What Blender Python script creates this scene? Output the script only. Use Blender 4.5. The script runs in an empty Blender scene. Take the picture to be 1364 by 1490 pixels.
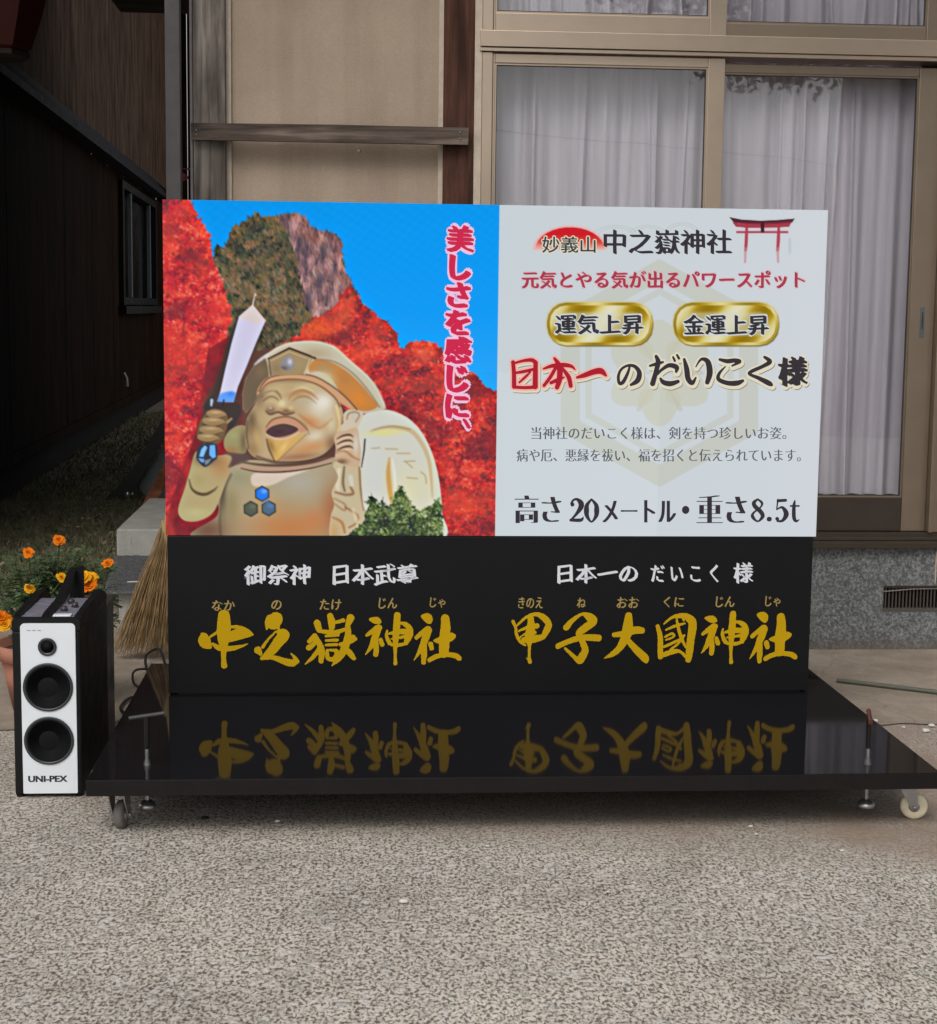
import bpy, bmesh, math, random
import numpy as np
from mathutils import Vector, Matrix
scene = bpy.context.scene
COL = scene.collection
R = math.radians
# ---------------------------------------------------------------- camera
cam_d = bpy.data.cameras.new('camera'); cam = bpy.data.objects.new('camera', cam_d); COL.objects.link(cam)
F, PITCH, YAW, ROLL = 2430.83 / 1490, 0.121007, 0.0720532, 0.0117889
cam_d.sensor_fit = 'VERTICAL'; cam_d.sensor_height = 24; cam_d.lens = F * 24
cam_d.clip_start = .05; cam_d.clip_end = 1500
fwd = Vector((math.sin(YAW) * math.cos(PITCH), math.cos(YAW) * math.cos(PITCH), -math.sin(PITCH)))
rt = Vector((math.cos(YAW), -math.sin(YAW), 0)); up = rt.cross(fwd)
rt2 = rt * math.cos(ROLL) + up * math.sin(ROLL); up2 = up * math.cos(ROLL) - rt * math.sin(ROLL)
M = Matrix((rt2, up2, -fwd)).transposed().to_4x4(); M.translation = Vector((.55145, -5.05611, 1.33802))
cam.matrix_world = M; scene.camera = cam
# ---------------------------------------------------------------- overcast daylight
SUN_EL, SUN_AZ = 50, 200      # high, from the front left of the house
w = bpy.data.worlds.new('World'); scene.world = w; w.use_nodes = True
nt = w.node_tree; nt.nodes.clear()
sky = nt.nodes.new('ShaderNodeTexSky'); sky.sky_type = 'NISHITA'; sky.sun_disc = False
sky.sun_elevation = R(SUN_EL); sky.sun_rotation = R(SUN_AZ); sky.air_density = 1.0; sky.dust_density = 4.0; sky.ozone_density = 1.0
hs = nt.nodes.new('ShaderNodeHueSaturation'); hs.inputs['Saturation'].default_value = .16     # cloud cover takes the blue out
bgd = nt.nodes.new('ShaderNodeBackground'); bgd.inputs['Strength'].default_value = .142
wo = nt.nodes.new('ShaderNodeOutputWorld')
nt.links.new(sky.outputs[0], hs.inputs['Color']); nt.links.new(hs.outputs[0], bgd.inputs['Color']); nt.links.new(bgd.outputs[0], wo.inputs[0])
sd = bpy.data.lights.new('sun', 'SUN'); sd.energy = .85; sd.angle = R(24); sd.color = (1, .95, .88)
so = bpy.data.objects.new('sun', sd); COL.objects.link(so)
so.rotation_euler = (R(90 - SUN_EL), 0, R(180 - SUN_AZ))
scene.view_settings.view_transform = 'Standard'; scene.view_settings.look = 'None'
scene.view_settings.exposure = 0; scene.view_settings.gamma = 1
scene.view_settings.use_curve_mapping = False
scene.cycles.max_bounces = 8; scene.cycles.transparent_max_bounces = 12
scene.cycles.use_denoising = True
# ---------------------------------------------------------------- helpers
def lin(c): return tuple((v / 255 / 12.92) if v / 255 <= .04045 else ((v / 255 + .055) / 1.055) ** 2.4 for v in c)
class NT:
    def __init__(s, name):
        s.m = bpy.data.materials.new(name); s.m.use_nodes = True; s.t = s.m.node_tree; s.t.nodes.clear()
        s.out = s.n('ShaderNodeOutputMaterial')
    def n(s, typ, **k):
        x = s.t.nodes.new(typ)
        for a, b in k.items():
            if a.startswith('_'): setattr(x, a[1:], b)
            else: x.inputs[a.replace('__', ' ')].default_value = b
        return x
    def l(s, a, b): s.t.links.new(a, b)
    def coords(s, scale=(1, 1, 1), rot=(0, 0, 0)):
        tc = s.n('ShaderNodeTexCoord'); mp = s.n('ShaderNodeMapping'); mp.inputs['Scale'].default_value = scale; mp.inputs['Rotation'].default_value = rot
        s.l(tc.outputs['Object'], mp.inputs['Vector']); return mp.outputs[0]
    def noise(s, vec, scale, detail=4, rough=.6, dist=0):
        x = s.n('ShaderNodeTexNoise', Scale=scale, Detail=detail, Roughness=rough, Distortion=dist); s.l(vec, x.inputs['Vector']); return x.outputs['Fac']
    def ramp(s, fac, stops, interp='LINEAR'):
        x = s.n('ShaderNodeValToRGB'); x.color_ramp.interpolation = interp; e = x.color_ramp.elements
        while len(e) < len(stops): e.new(.5)
        for i, (p, c) in enumerate(stops):
            e[i].position = p; e[i].color = tuple(c) + (1,) if len(c) == 3 else c
        s.l(fac, x.inputs[0]); return x.outputs[0]
    def mix(s, fac, a, b, mode='MIX'):
        x = s.n('ShaderNodeMix', _data_type='RGBA', _blend_type=mode)
        for sock, v in ((x.inputs[0], fac), (x.inputs[6], a), (x.inputs[7], b)):
            if isinstance(v, bpy.types.NodeSocket): s.l(v, sock)
            elif isinstance(v, (int, float)): sock.default_value = v
            else: sock.default_value = tuple(v) + (1,)
        return x.outputs[2]
    def bsdf(s, color, rough=.6, metal=0, bump=None, bstr=.3, bdist=.002, **k):
        p = s.n('ShaderNodeBsdfPrincipled', Metallic=metal)
        for nm, v in (('Base Color', color), ('Roughness', rough)):
            if isinstance(v, bpy.types.NodeSocket): s.l(v, p.inputs[nm])
            elif isinstance(v, (int, float)): p.inputs[nm].default_value = v
            else: p.inputs[nm].default_value = tuple(v) + (1,)
        for a, b in k.items(): p.inputs[a.replace('__', ' ')].default_value = b
        if bump is not None:
            bp = s.n('ShaderNodeBump', Strength=bstr, Distance=bdist); s.l(bump, bp.inputs['Height']); s.l(bp.outputs[0], p.inputs['Normal'])
        s.l(p.outputs[0], s.out.inputs[0]); s.p = p; return p
def plain(name, c, rough=.5, metal=0, var=.12, scale=30, bstr=.15, aniso=(1, 1, 1), **k):
    m = NT(name); v = m.coords(aniso); f = m.noise(v, scale, 5)
    a = tuple(x * (1 - var) for x in c); b = tuple(min(x * (1 + var), 1) for x in c)
    rr = m.ramp(m.noise(v, scale * .4, 3), [(.3, (max(rough - min(.08, rough * .3), .01),) * 3), (.7, (min(rough + min(.08, rough * .3), 1),) * 3)])
    m.bsdf(m.ramp(f, [(.3, a), (.7, b)]), rr if bstr else rough, metal, bump=f if bstr else None, bstr=bstr, bdist=.0008, **k); return m.m
def emis(name, c, s=1.0):
    m = NT(name); e = m.n('ShaderNodeEmission', Strength=s); e.inputs[0].default_value = tuple(lin(c)) + (1,)
    m.l(e.outputs[0], m.out.inputs[0]); return m.m
class MB:
    def __init__(s): s.v = []; s.f = []; s.sm = []
    def add(s, vs, fs, smooth=False):
        b = len(s.v); s.v += [tuple(x) for x in vs]; s.f += [tuple(i + b for i in f) for f in fs]; s.sm += [smooth] * len(fs); return s
    def box(s, x0, x1, y0, y1, z0, z1, bev=0):
        if bev:
            bm = bmesh.new(); bmesh.ops.create_cube(bm, size=1)
            for v in bm.verts: v.co = Vector(((x0 + x1) / 2 + v.co.x * (x1 - x0), (y0 + y1) / 2 + v.co.y * (y1 - y0), (z0 + z1) / 2 + v.co.z * (z1 - z0)))
            bmesh.ops.bevel(bm, geom=list(bm.edges), offset=bev, segments=2, affect='EDGES', profile=.5)
            bm.verts.index_update(); s.add([v.co[:] for v in bm.verts], [[v.index for v in f.verts] for f in bm.faces]); bm.free(); return s
        return s.add([(x0,y0,z0),(x1,y0,z0),(x1,y1,z0),(x0,y1,z0),(x0,y0,z1),(x1,y0,z1),(x1,y1,z1),(x0,y1,z1)],
                     [(0,3,2,1),(4,5,6,7),(0,1,5,4),(1,2,6,5),(2,3,7,6),(3,0,4,7)])
    def prism(s, pts, axis, a, b):
        """outline pts (2D) extruded along axis from a to b"""
        n = len(pts)
        def mk(p, h): return {'x': (h, p[0], p[1]), 'y': (p[0], h, p[1]), 'z': (p[0], p[1], h)}[axis]
        vs = [mk(p, a) for p in pts] + [mk(p, b) for p in pts]
        return s.add(vs, [tuple(range(n)), tuple(range(2 * n - 1, n - 1, -1))] + [(i, i + n, (i + 1) % n + n, (i + 1) % n) for i in range(n)])
    def tube(s, pts, r, n=10, caps=True):
        P = [Vector(p) for p in pts]; rr = r if isinstance(r, (list, tuple)) else [r] * len(P); vs = []; fs = []
        ref = None
        for i, p in enumerate(P):
            d = (P[min(i + 1, len(P) - 1)] - P[max(i - 1, 0)]).normalized()
            if ref is None: ref = Vector((0, 0, 1)) if abs(d.z) < .9 else Vector((1, 0, 0))
            a = d.cross(ref).normalized(); b = a.cross(d).normalized(); ref = b
            for k in range(n): t = 2 * math.pi * k / n; vs.append(p + (a * math.cos(t) + b * math.sin(t)) * rr[i])
        for i in range(len(P) - 1):
            for k in range(n): fs.append((i*n+k, i*n+(k+1)%n, (i+1)*n+(k+1)%n, (i+1)*n+k))
        s.add(vs, fs, True)
        if caps: s.add([vs[k] for k in range(n)], [tuple(range(n))]); s.add([vs[-n + k] for k in range(n)], [tuple(range(n))])
        return s
    def lathe(s, prof, c, axis='z', n=24, smooth=True):
        vs = []; fs = []
        for (r, h) in prof:
            for k in range(n):
                t = 2 * math.pi * k / n; a, b = r * math.cos(t), r * math.sin(t)
                vs.append({'z': (c[0]+a, c[1]+b, c[2]+h), 'y': (c[0]+a, c[1]+h, c[2]+b), 'x': (c[0]+h, c[1]+a, c[2]+b)}[axis])
        for i in range(len(prof) - 1):
            for k in range(n): fs.append((i*n+k, i*n+(k+1)%n, (i+1)*n+(k+1)%n, (i+1)*n+k))
        if prof[0][0] > 1e-6: fs.append(tuple(range(n)))
        if prof[-1][0] > 1e-6: fs.append(tuple((len(prof)-1)*n + k for k in range(n)))
        return s.add(vs, fs, smooth)
    def mesh(s, name):
        me = bpy.data.meshes.new(name); me.from_pydata(s.v, [], s.f); me.polygons.foreach_set('use_smooth', s.sm); me.update(); return me
    def build(s, name, mat, parent=None, origin=None, **props):
        """world-coordinate shape -> ONE object whose origin is `origin` (or its parent's)"""
        me = s.mesh(name)
        bm = bmesh.new(); bm.from_mesh(me); bmesh.ops.recalc_face_normals(bm, faces=bm.faces)
        bm.to_mesh(me); bm.free()
        return put(name, me, mat, parent, origin, **props)
def wloc(o):
    return o.matrix_basis.translation if o.parent is None else wloc(o.parent) + o.matrix_basis.translation
def put(name, me, mat, parent=None, origin=None, **props):
    o = bpy.data.objects.new(name, me); COL.objects.link(o)
    if mat is not None: me.materials.append(mat)
    base = Vector(origin) if origin else (wloc(parent) if parent else Vector((0, 0, 0)))
    if base.length > 0: me.transform(Matrix.Translation(-base))
    o.location = base
    if parent: o.parent = parent; o.location = base - wloc(parent)
    for k, v in props.items(): o[k] = v
    return o
def thing(name, label, cat, loc=(0, 0, 0), group=None):
    o = bpy.data.objects.new(name, None); COL.objects.link(o); o.location = loc; o['label'] = label; o['category'] = cat; o.empty_display_size = .1
    if group: o['group'] = group
    return o
def copy_tree(o, parent=None):
    c = o.copy(); COL.objects.link(c)
    if parent: c.parent = parent
    for ch in list(o.children): copy_tree(ch, c)
    return c
# ---------------------------------------------------------------- materials
def m_aggregate():
    m = NT('exposed_aggregate'); v = m.coords(); va = m.coords((1.15, .68, 1))
    f = m.noise(va, 118, 2.0, .55, .45); g = m.noise(v, 34, 3, .6); big = m.noise(v, 1.3, 5, .62); fine = m.noise(v, 320, 2, .6)
    c = m.ramp(f, [(.37, (.12, .11, .094)), (.44, (.26, .24, .205)), (.485, (.45, .41, .36)), (.59, (.70, .645, .58))])
    c = m.mix(.5, c, m.ramp(g, [(.3, (.62, .62, .62)), (.7, (1.0, .99, .97))]), 'MULTIPLY')
    c = m.mix(.25, c, m.ramp(fine, [(.3, (.7, .7, .7)), (.7, (1.05, 1.05, 1.05))]), 'MULTIPLY')
    c = m.mix(.9, c, m.ramp(big, [(.3, (.72, .72, .70)), (.5, (.93, .92, .90)), (.72, (1.12, 1.10, 1.07))]), 'MULTIPLY')
    st1 = m.ramp(m.noise(v, 3.4, 6, .7, .4), [(.36, (.74, .73, .71)), (.47, (1, 1, 1))]); c = m.mix(.75, c, st1, 'MULTIPLY')
    od = m.n('ShaderNodeTexVoronoi', Scale=70); m.l(v, od.inputs['Vector']); sxc = m.n('ShaderNodeSeparateColor'); m.l(od.outputs['Color'], sxc.inputs[0])
    c = m.mix(m.ramp(sxc.outputs[0], [(.90, (0, 0, 0)), (.93, (.55, .55, .55))]), c, (.62, .60, .57)); c = m.mix(m.ramp(sxc.outputs[1], [(.91, (0, 0, 0)), (.94, (.5, .5, .5))]), c, (.30, .31, .27))
    # earth washed across the edge of the paving: strongest round the trolley and towards the house on the right
    sx = m.n('ShaderNodeSeparateXYZ'); tc = m.n('ShaderNodeTexCoord'); m.l(tc.outputs['Object'], sx.inputs[0])
    dg = m.n('ShaderNodeMath', _operation='MULTIPLY_ADD'); m.l(sx.outputs[0], dg.inputs[0]); dg.inputs[1].default_value = .22; m.l(sx.outputs[1], dg.inputs[2])
    yy = m.n('ShaderNodeMapRange', From__Min=-.88, From__Max=-.62, To__Min=0, To__Max=1); m.l(dg.outputs[0], yy.inputs[0])
    xx = m.n('ShaderNodeMapRange', From__Min=-.3, From__Max=2.0, To__Min=.30, To__Max=1.0); m.l(sx.outputs[0], xx.inputs[0])
    mu = m.n('ShaderNodeMath', _operation='MULTIPLY'); m.l(yy.outputs[0], mu.inputs[0]); m.l(xx.outputs[0], mu.inputs[1])
    n2 = m.ramp(m.noise(v, 2.6, 5, .65), [(.32, (.35,) * 3), (.6, (1, 1, 1))])
    mu2 = m.n('ShaderNodeMath', _operation='MULTIPLY'); m.l(mu.outputs[0], mu2.inputs[0]); m.l(n2, mu2.inputs[1])
    dirt = m.ramp(m.noise(v, 60, 5, .7), [(.3, (.215, .160, .120)), (.7, (.33, .255, .20))])
    c = m.mix(mu2.outputs[0], c, dirt)
    m.bsdf(c, .82, bump=f, bstr=.5, bdist=.004); return m.m
def m_concrete(name, a, b, scale=4, crack=True):
    m = NT(name); v = m.coords(); f = m.noise(v, scale, 8, .68); g = m.noise(v, 140, 3, .6)
    c = m.ramp(f, [(.28, a), (.5, tuple((x + y) / 2 for x, y in zip(a, b))), (.72, b)])
    c = m.mix(.5, c, m.ramp(g, [(.3, (.75, .75, .75)), (.7, (1.08, 1.08, 1.08))]), 'MULTIPLY')
    sp = m.ramp(m.noise(v, 45, 2, .5), [(.66, (1, 1, 1)), (.74, (.6, .56, .5))]); c = m.mix(.6, c, sp, 'MULTIPLY')
    if crack:
        vo = m.n('ShaderNodeTexVoronoi', _feature='DISTANCE_TO_EDGE', Scale=1.15); w2 = m.n('ShaderNodeMix', _data_type='VECTOR'); w2.inputs[0].default_value = .12
        nz = m.n('ShaderNodeTexNoise', Scale=5, Detail=5); m.l(v, nz.inputs['Vector']); m.l(v, w2.inputs[4]); m.l(nz.outputs['Color'], w2.inputs[5]); m.l(w2.outputs[1], vo.inputs['Vector'])
        c = m.mix(.4, c, m.ramp(vo.outputs[0], [(0, (.4, .37, .33)), (.007, (1, 1, 1))]), 'MULTIPLY')
        c = m.mix(m.ramp(m.noise(v, 2.4, 6, .7), [(.48, (0, 0, 0)), (.60, (.55, .55, .55))]), c, (.185, .135, .10))
    m.bsdf(c, .88, bump=g, bstr=.35, bdist=.002); return m.m
def m_wood(name, a, b, c3, axis='z', sc=1, spec=.25):
    s = (30 * sc, 30 * sc, 1.6 * sc) if axis == 'z' else (1.6 * sc, 30 * sc, 30 * sc)
    m = NT(name); v = m.coords(s); f = m.noise(v, 1.0, 8, .62, .6); v2 = m.coords((4, 4, 1.2) if axis == 'z' else (1.2, 4, 4)); g = m.noise(v2, 1.6, 4, .6)
    c = m.ramp(f, [(.3, a), (.5, b), (.72, c3)]); c = m.mix(.8, c, m.ramp(g, [(.34, (.30, .26, .24)), (.50, (.85, .83, .80)), (.66, (1.4, 1.38, 1.34))]), 'MULTIPLY')
    m.bsdf(c, .85, bump=f, bstr=.7, bdist=.003, Specular__IOR__Level=spec); return m.m
def m_granite(name, a, b, c3, scale=120):
    m = NT(name); v = m.coords(); f = m.noise(v, scale, 3, .7); g = m.noise(v, scale * .35, 3, .6); h = m.noise(v, 3, 5, .6)
    c = m.ramp(f, [(.36, a), (.5, b), (.64, c3)]); c = m.mix(.6, c, m.ramp(g, [(.35, (.6, .6, .61)), (.65, (1.15, 1.15, 1.15))]), 'MULTIPLY')
    c = m.mix(.6, c, m.ramp(h, [(.3, (.75, .75, .73)), (.7, (1.1, 1.1, 1.1))]), 'MULTIPLY')
    if name.endswith('plinth'):      # splashed earth along the foot of the wall
        sz = m.n('ShaderNodeSeparateXYZ'); tc = m.n('ShaderNodeTexCoord'); m.l(tc.outputs['Object'], sz.inputs[0]); nn = m.noise(v, 14, 4)
        ad = m.n('ShaderNodeMath', _operation='MULTIPLY_ADD'); m.l(nn, ad.inputs[0]); ad.inputs[1].default_value = -.07; m.l(sz.outputs[2], ad.inputs[2])
        mr = m.n('ShaderNodeMapRange', From__Min=-.035, From__Max=.03, To__Min=.75, To__Max=0); m.l(ad.outputs[0], mr.inputs[0]); c = m.mix(mr.outputs[0], c, (.12, .09, .068))
    m.bsdf(c, .8, bump=f, bstr=.5, bdist=.003); return m.m
def m_plaster():
    m = NT('tan_plaster'); v = m.coords(); f = m.noise(v, 160, 4, .7); g = m.noise(v, 1.6, 6, .65)
    c = m.ramp(f, [(.3, (.35, .272, .206)), (.7, (.435, .344, .266))]); c = m.mix(.9, c, m.ramp(g, [(.3, (.80, .79, .77)), (.7, (1.10, 1.09, 1.08))]), 'MULTIPLY')
    st = m.noise(m.coords((9, 9, .5)), 1.0, 5, .6); c = m.mix(.5, c, m.ramp(st, [(.38, (.78, .76, .74)), (.55, (1, 1, 1))]), 'MULTIPLY')
    m.bsdf(c, .92, bump=f, bstr=.55, bdist=.002); return m.m
def m_grass():
    m = NT('grass_blades'); oi = m.noise(m.coords(), 2.2, 3); c = m.ramp(oi, [(.3, (.07, .078, .034)), (.55, (.125, .122, .06)), (.75, (.22, .18, .10))])
    m.bsdf(c, .7); return m.m
def m_glass():
    m = NT('window_glass'); g_ = m.n('ShaderNodeNewGeometry'); dt = m.n('ShaderNodeVectorMath', _operation='DOT_PRODUCT'); m.l(g_.outputs['Normal'], dt.inputs[0]); m.l(g_.outputs['Incoming'], dt.inputs[1])
    ab = m.n('ShaderNodeMath', _operation='ABSOLUTE'); m.l(dt.outputs['Value'], ab.inputs[0]); iv = m.n('ShaderNodeMath', _operation='SUBTRACT'); iv.inputs[0].default_value = 1; m.l(ab.outputs[0], iv.inputs[1])
    pw = m.n('ShaderNodeMath', _operation='POWER'); m.l(iv.outputs[0], pw.inputs[0]); pw.inputs[1].default_value = 5
    fr = m.n('ShaderNodeMath', _operation='MULTIPLY_ADD'); m.l(pw.outputs[0], fr.inputs[0]); fr.inputs[1].default_value = .94; fr.inputs[2].default_value = .06; tr = m.n('ShaderNodeBsdfTransparent'); tr.inputs[0].default_value = (.93, .95, .95, 1)
    gl = m.n('ShaderNodeBsdfGlossy', Roughness=.01); gl.inputs[0].default_value = (1, 1, 1, 1)
    nz = m.noise(m.coords(), 1.5, 2); bp = m.n('ShaderNodeBump', Strength=.05, Distance=.02); m.l(nz, bp.inputs['Height']); m.l(bp.outputs[0], gl.inputs['Normal'])
    mx = m.n('ShaderNodeMixShader'); m.l(fr.outputs[0], mx.inputs[0]); m.l(tr.outputs[0], mx.inputs[1]); m.l(gl.outputs[0], mx.inputs[2]); m.l(mx.outputs[0], m.out.inputs[0]); return m.m
def m_curtain():
    m = NT('sheer_curtain'); v = m.coords((1, 1, .04)); f = m.noise(v, 18, 4); c = m.ramp(f, [(.3, (.57, .50, .56)), (.7, (.78, .70, .77))])
    d = m.n('ShaderNodeBsdfDiffuse'); t = m.n('ShaderNodeBsdfTranslucent'); m.l(c, d.inputs[0]); m.l(c, t.inputs[0])
    mx = m.n('ShaderNodeMixShader'); mx.inputs[0].default_value = .10; m.l(d.outputs[0], mx.inputs[1]); m.l(t.outputs[0], mx.inputs[2])
    tr = m.n('ShaderNodeBsdfTransparent'); m2 = m.n('ShaderNodeMixShader'); m2.inputs[0].default_value = .03
    m.l(mx.outputs[0], m2.inputs[1]); m.l(tr.outputs[0], m2.inputs[2]); m.l(m2.outputs[0], m.out.inputs[0]); return m.m
def m_screen():
    m = NT('led_screen'); a = m.n('ShaderNodeAttribute', _attribute_name='light'); e = m.n('ShaderNodeEmission', Strength=1.0)
    m.l(a.outputs['Color'], e.inputs[0]); m.l(e.outputs[0], m.out.inputs[0]); return m.m
M_AGG = m_aggregate()
M_APRON = m_concrete('apron_concrete', (.20, .163, .122), (.385, .325, .26))
M_BLOCK = m_concrete('pale_concrete', (.27, .26, .235), (.42, .41, .375), 7, False)
M_SOIL = m_concrete('dark_soil', (.10, .080, .055), (.26, .21, .155), 9, False)
M_PLASTER = m_plaster()
M_POSTL = m_wood('weathered_grey_wood', (.06, .05, .045), (.21, .188, .168), (.42, .39, .35))
M_POSTR = m_wood('red_brown_wood', (.030, .014, .010), (.078, .034, .022), (.15, .066, .045))
M_BATTEN = m_wood('weathered_batten_wood', (.035, .026, .022), (.105, .08, .067), (.30, .24, .20), 'x')
M_TRIM = plain('beige_trim', (.52, .43, .34), .5)
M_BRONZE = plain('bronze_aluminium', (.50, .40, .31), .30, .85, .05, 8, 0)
M_BRONZE_M = plain('bronze_aluminium_shaded', (.30, .238, .180), .34, .80, .05, 8, 0)  # same bronze darkened; shade of the right-hand sashes put into the colour
M_BRONZE_L = plain('bronze_aluminium_low_shade', (.055, .042, .032), .34, .35, .08, 8, 0)  # bronze darkened for rail, track and sill; low shade put into the colour
M_BRONZE_D = plain('bronze_aluminium_shadow_seal', (.03, .025, .02), .6)
M_GLASS = m_glass(); M_CURT = m_curtain()
M_PLINTH = m_granite('washed_grey_plinth', (.075, .080, .083), (.145, .152, .154), (.28, .288, .285), 105)
M_SLATE = m_granite('dark_stone', (.045, .045, .048), (.085, .085, .088), (.17, .17, .17), 90)
M_ROOMD = plain('dark_interior', (.03, .027, .025), .9, Specular__IOR__Level=.05)
M_EAVE = m_wood('dark_eave_wood', (.012, .009, .008), (.03, .022, .018), (.06, .045, .036), 'x')
M_TILE = plain('grey_roof_tile', (.09, .09, .095), .5)
M_POST = plain('dark_grey_steel', (.060, .054, .056), .5, .3)
M_PIPE = plain('grey_conduit', (.20, .17, .17), .5)
M_GLOSS = plain('black_gloss_board', (.0085, .0080, .0095), .045, 0, .1, 3, .005, Specular__IOR__Level=.5, IOR=1.17)
M_EDGE = plain('black_board_edge', (.007, .0055, .005), .6, 0, .2, 20, Specular__IOR__Level=.25)
M_PANEL = plain('black_satin_panel', (.0055, .0060, .0068), .42, 0, .08, 6, .03, Specular__IOR__Level=.22)
M_CAB = plain('black_cabinet', (.012, .012, .013), .45)
M_GOLD = plain('gold_film', (.55, .335, .002), .6, 0, .06, 6, 0, Specular__IOR__Level=.15)
M_GOLD_D = plain('pale_gold_film', (.36, .25, .07), .5, 0, .06, 6, 0)
M_WHITEF = plain('white_film', (.74, .75, .80), .5, 0, .03, 6, 0)
M_ZINC = plain('zinc_plated_steel', (.42, .42, .42), .35, .9)
M_BLKST = plain('black_steel_rod', (.010, .009, .009), .35, .3)
M_RED_K = plain('red_brown_knob', (.09, .02, .012), .45)
M_WHEELG = plain('grey_rubber', (.16, .145, .13), .6)
M_WHEELC = plain('cream_nylon', (.80, .72, .52), .45)
M_SPK_W = plain('white_speaker_plastic', (.74, .78, .82), .38, 0, .02, 8, .02)
M_SPK_B = plain('black_speaker_plastic', (.005, .005, .0055), .55, Specular__IOR__Level=.25)
M_SPK_G = plain('dark_grey_plastic', (.035, .032, .033), .4)
M_CONE = plain('speaker_cone', (.006, .006, .007), .75, Specular__IOR__Level=.15)
M_RIM = plain('speaker_rim', (.03, .034, .036), .35)
M_DECK = plain('silver_grey_panel', (.27, .26, .32), .25, .2)
M_TERRA = plain('terracotta', (.40, .17, .11), .75, 0, .15, 14)
M_STRAW = plain('broom_straw', (.34, .225, .105), .75, 0, .35, 18)
M_BAMBOO = plain('bamboo', (.36, .27, .12), .5)
M_CABLEB = plain('black_cable', (.012, .012, .012), .45)
M_CABLEW = plain('pale_cable', (.40, .38, .36), .5)
M_POLE = plain('grey_green_pole', (.095, .10, .075), .5)
M_ORANGE = plain('orange_petals', (.66, .155, .003), .7, 0, .3, 60, 0, Specular__IOR__Level=.1)
M_YELLOW = plain('yellow_orange_petals', (.74, .33, .008), .7, 0, .3, 60, 0, Specular__IOR__Level=.1)
M_LEAF = plain('marigold_leaves', (.075, .120, .050), .5, 0, .4, 9, 0)
M_STEM = plain('plant_stems', (.05, .07, .025), .6)
M_GRASS = m_grass()
M_DWALL = m_wood('dark_brown_boarding', (.009, .0035, .0014), (.020, .0085, .0034), (.034, .0145, .006), 'z', .35, .04)
M_DWALLU = m_wood('brown_render_upper_wall', (.092, .060, .044), (.112, .075, .055), (.130, .089, .066), 'z', .2, .05)
M_CANOPY = plain('dark_blue_grey_sheet', (.010, .011, .018), .7, Specular__IOR__Level=.15)
M_FRAMED = plain('dark_window_frame', (.006, .006, .007), .6, Specular__IOR__Level=.1)
M_ALU = plain('dull_aluminium', (.10, .12, .13), .5, .3)
M_LANT = plain('dark_red_lacquer', (.055, .008, .005), .5)
M_TEAL = plain('dark_teal_board', (.15, .18, .18), .6)
M_ORWOOD = m_wood('orange_brown_wood', (.22, .08, .035), (.34, .13, .06), (.45, .19, .09), 'x')
M_PEB = plain('white_pebble', (.62, .60, .56), .7)
M_NAIL = plain('dull_nail', (.16, .15, .15), .5, .6)
M_LITTER = plain('fallen_leaves', (.24, .19, .14), .8, 0, .5, 30)
M_REDC = plain('red_cloth', (.42, .10, .10), .8)
M_BARK = m_wood('cedar_bark', (.03, .022, .016), (.07, .05, .038), (.12, .09, .07))
M_TREELEAF = plain('tree_leaves', (.035, .06, .02), .6, 0, .4, 1, 0)
# ---------------------------------------------------------------- screen artwork
# The LED wall is a 2 m x 1 m grid of light points; every vertex of its mesh carries the colour it
# shows.  The picture is drawn here stroke by stroke, in design units (x right, y down).
HM = [1.96504684e-03, -2.05591476e-05, -4.58660180e-01, -1.37259393e-05,
      -2.03504805e-03, 2.20778420e+00, -2.79950061e-05, -4.76475858e-05]
def face(u, v):
    d = HM[6] * u + HM[7] * v + 1
    return (HM[0] * u + HM[1] * v + HM[2]) / d, (HM[3] * u + HM[4] * v + HM[5]) / d
SG = 450
SCR_W, SCR_H, SCR_Z0 = 2.0, 1.0, 0.648
GW, GH = int(SCR_W * SG) + 1, int(SCR_H * SG) + 1
def gpx(u, v):
    x, z = face(u, v)
    return x * SG, (SCR_Z0 + SCR_H - z) * SG
def K7(x, y): return 230 + x / 2.728, 280 + y / 2.728
def K5(x, y): return 330 + x / 5.456, 480 + y / 5.456
def K6(x, y): return 240 + x / 6.772, 560 + y / 6.772
def KB(x, y): return 470 + x / 5.246, 560 + y / 5.246
def K8(x, y): return 240 + x / 4.871, 290 + y / 4.871
def KR(x, y): return 720 + x / 2.784, 290 + y / 2.784
def KT(x, y): return 970 + x / 5.683, 290 + y / 5.683
def KS(x, y): return 720 + x / 5.683, 290 + y / 5.683
rngA = np.random.default_rng(5)
def vnoise(w, h, cell, oct=4, seed=0, gain=.55):
    r = np.random.default_rng(seed); out = np.zeros((h, w)); amp = 1; tot = 0
    for o in range(oct):
        cx = max(cell[0] / 2 ** o, 1.0); cy = max(cell[1] / 2 ** o, 1.0)
        gw, gh = int(w / cx) + 3, int(h / cy) + 3
        g = r.random((gh, gw))
        xs = np.arange(w) / cx; ys = np.arange(h) / cy
        x0 = xs.astype(int); y0 = ys.astype(int); fx = xs - x0; fy = (ys - y0)[:, None]
        fx = fx * fx * (3 - 2 * fx); fy = fy * fy * (3 - 2 * fy)
        a = g[y0][:, x0] * (1 - fx) + g[y0][:, x0 + 1] * fx
        b = g[y0 + 1][:, x0] * (1 - fx) + g[y0 + 1][:, x0 + 1] * fx
        out += amp * (a * (1 - fy) + b * fy); tot += amp; amp *= gain
    return out / tot
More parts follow.
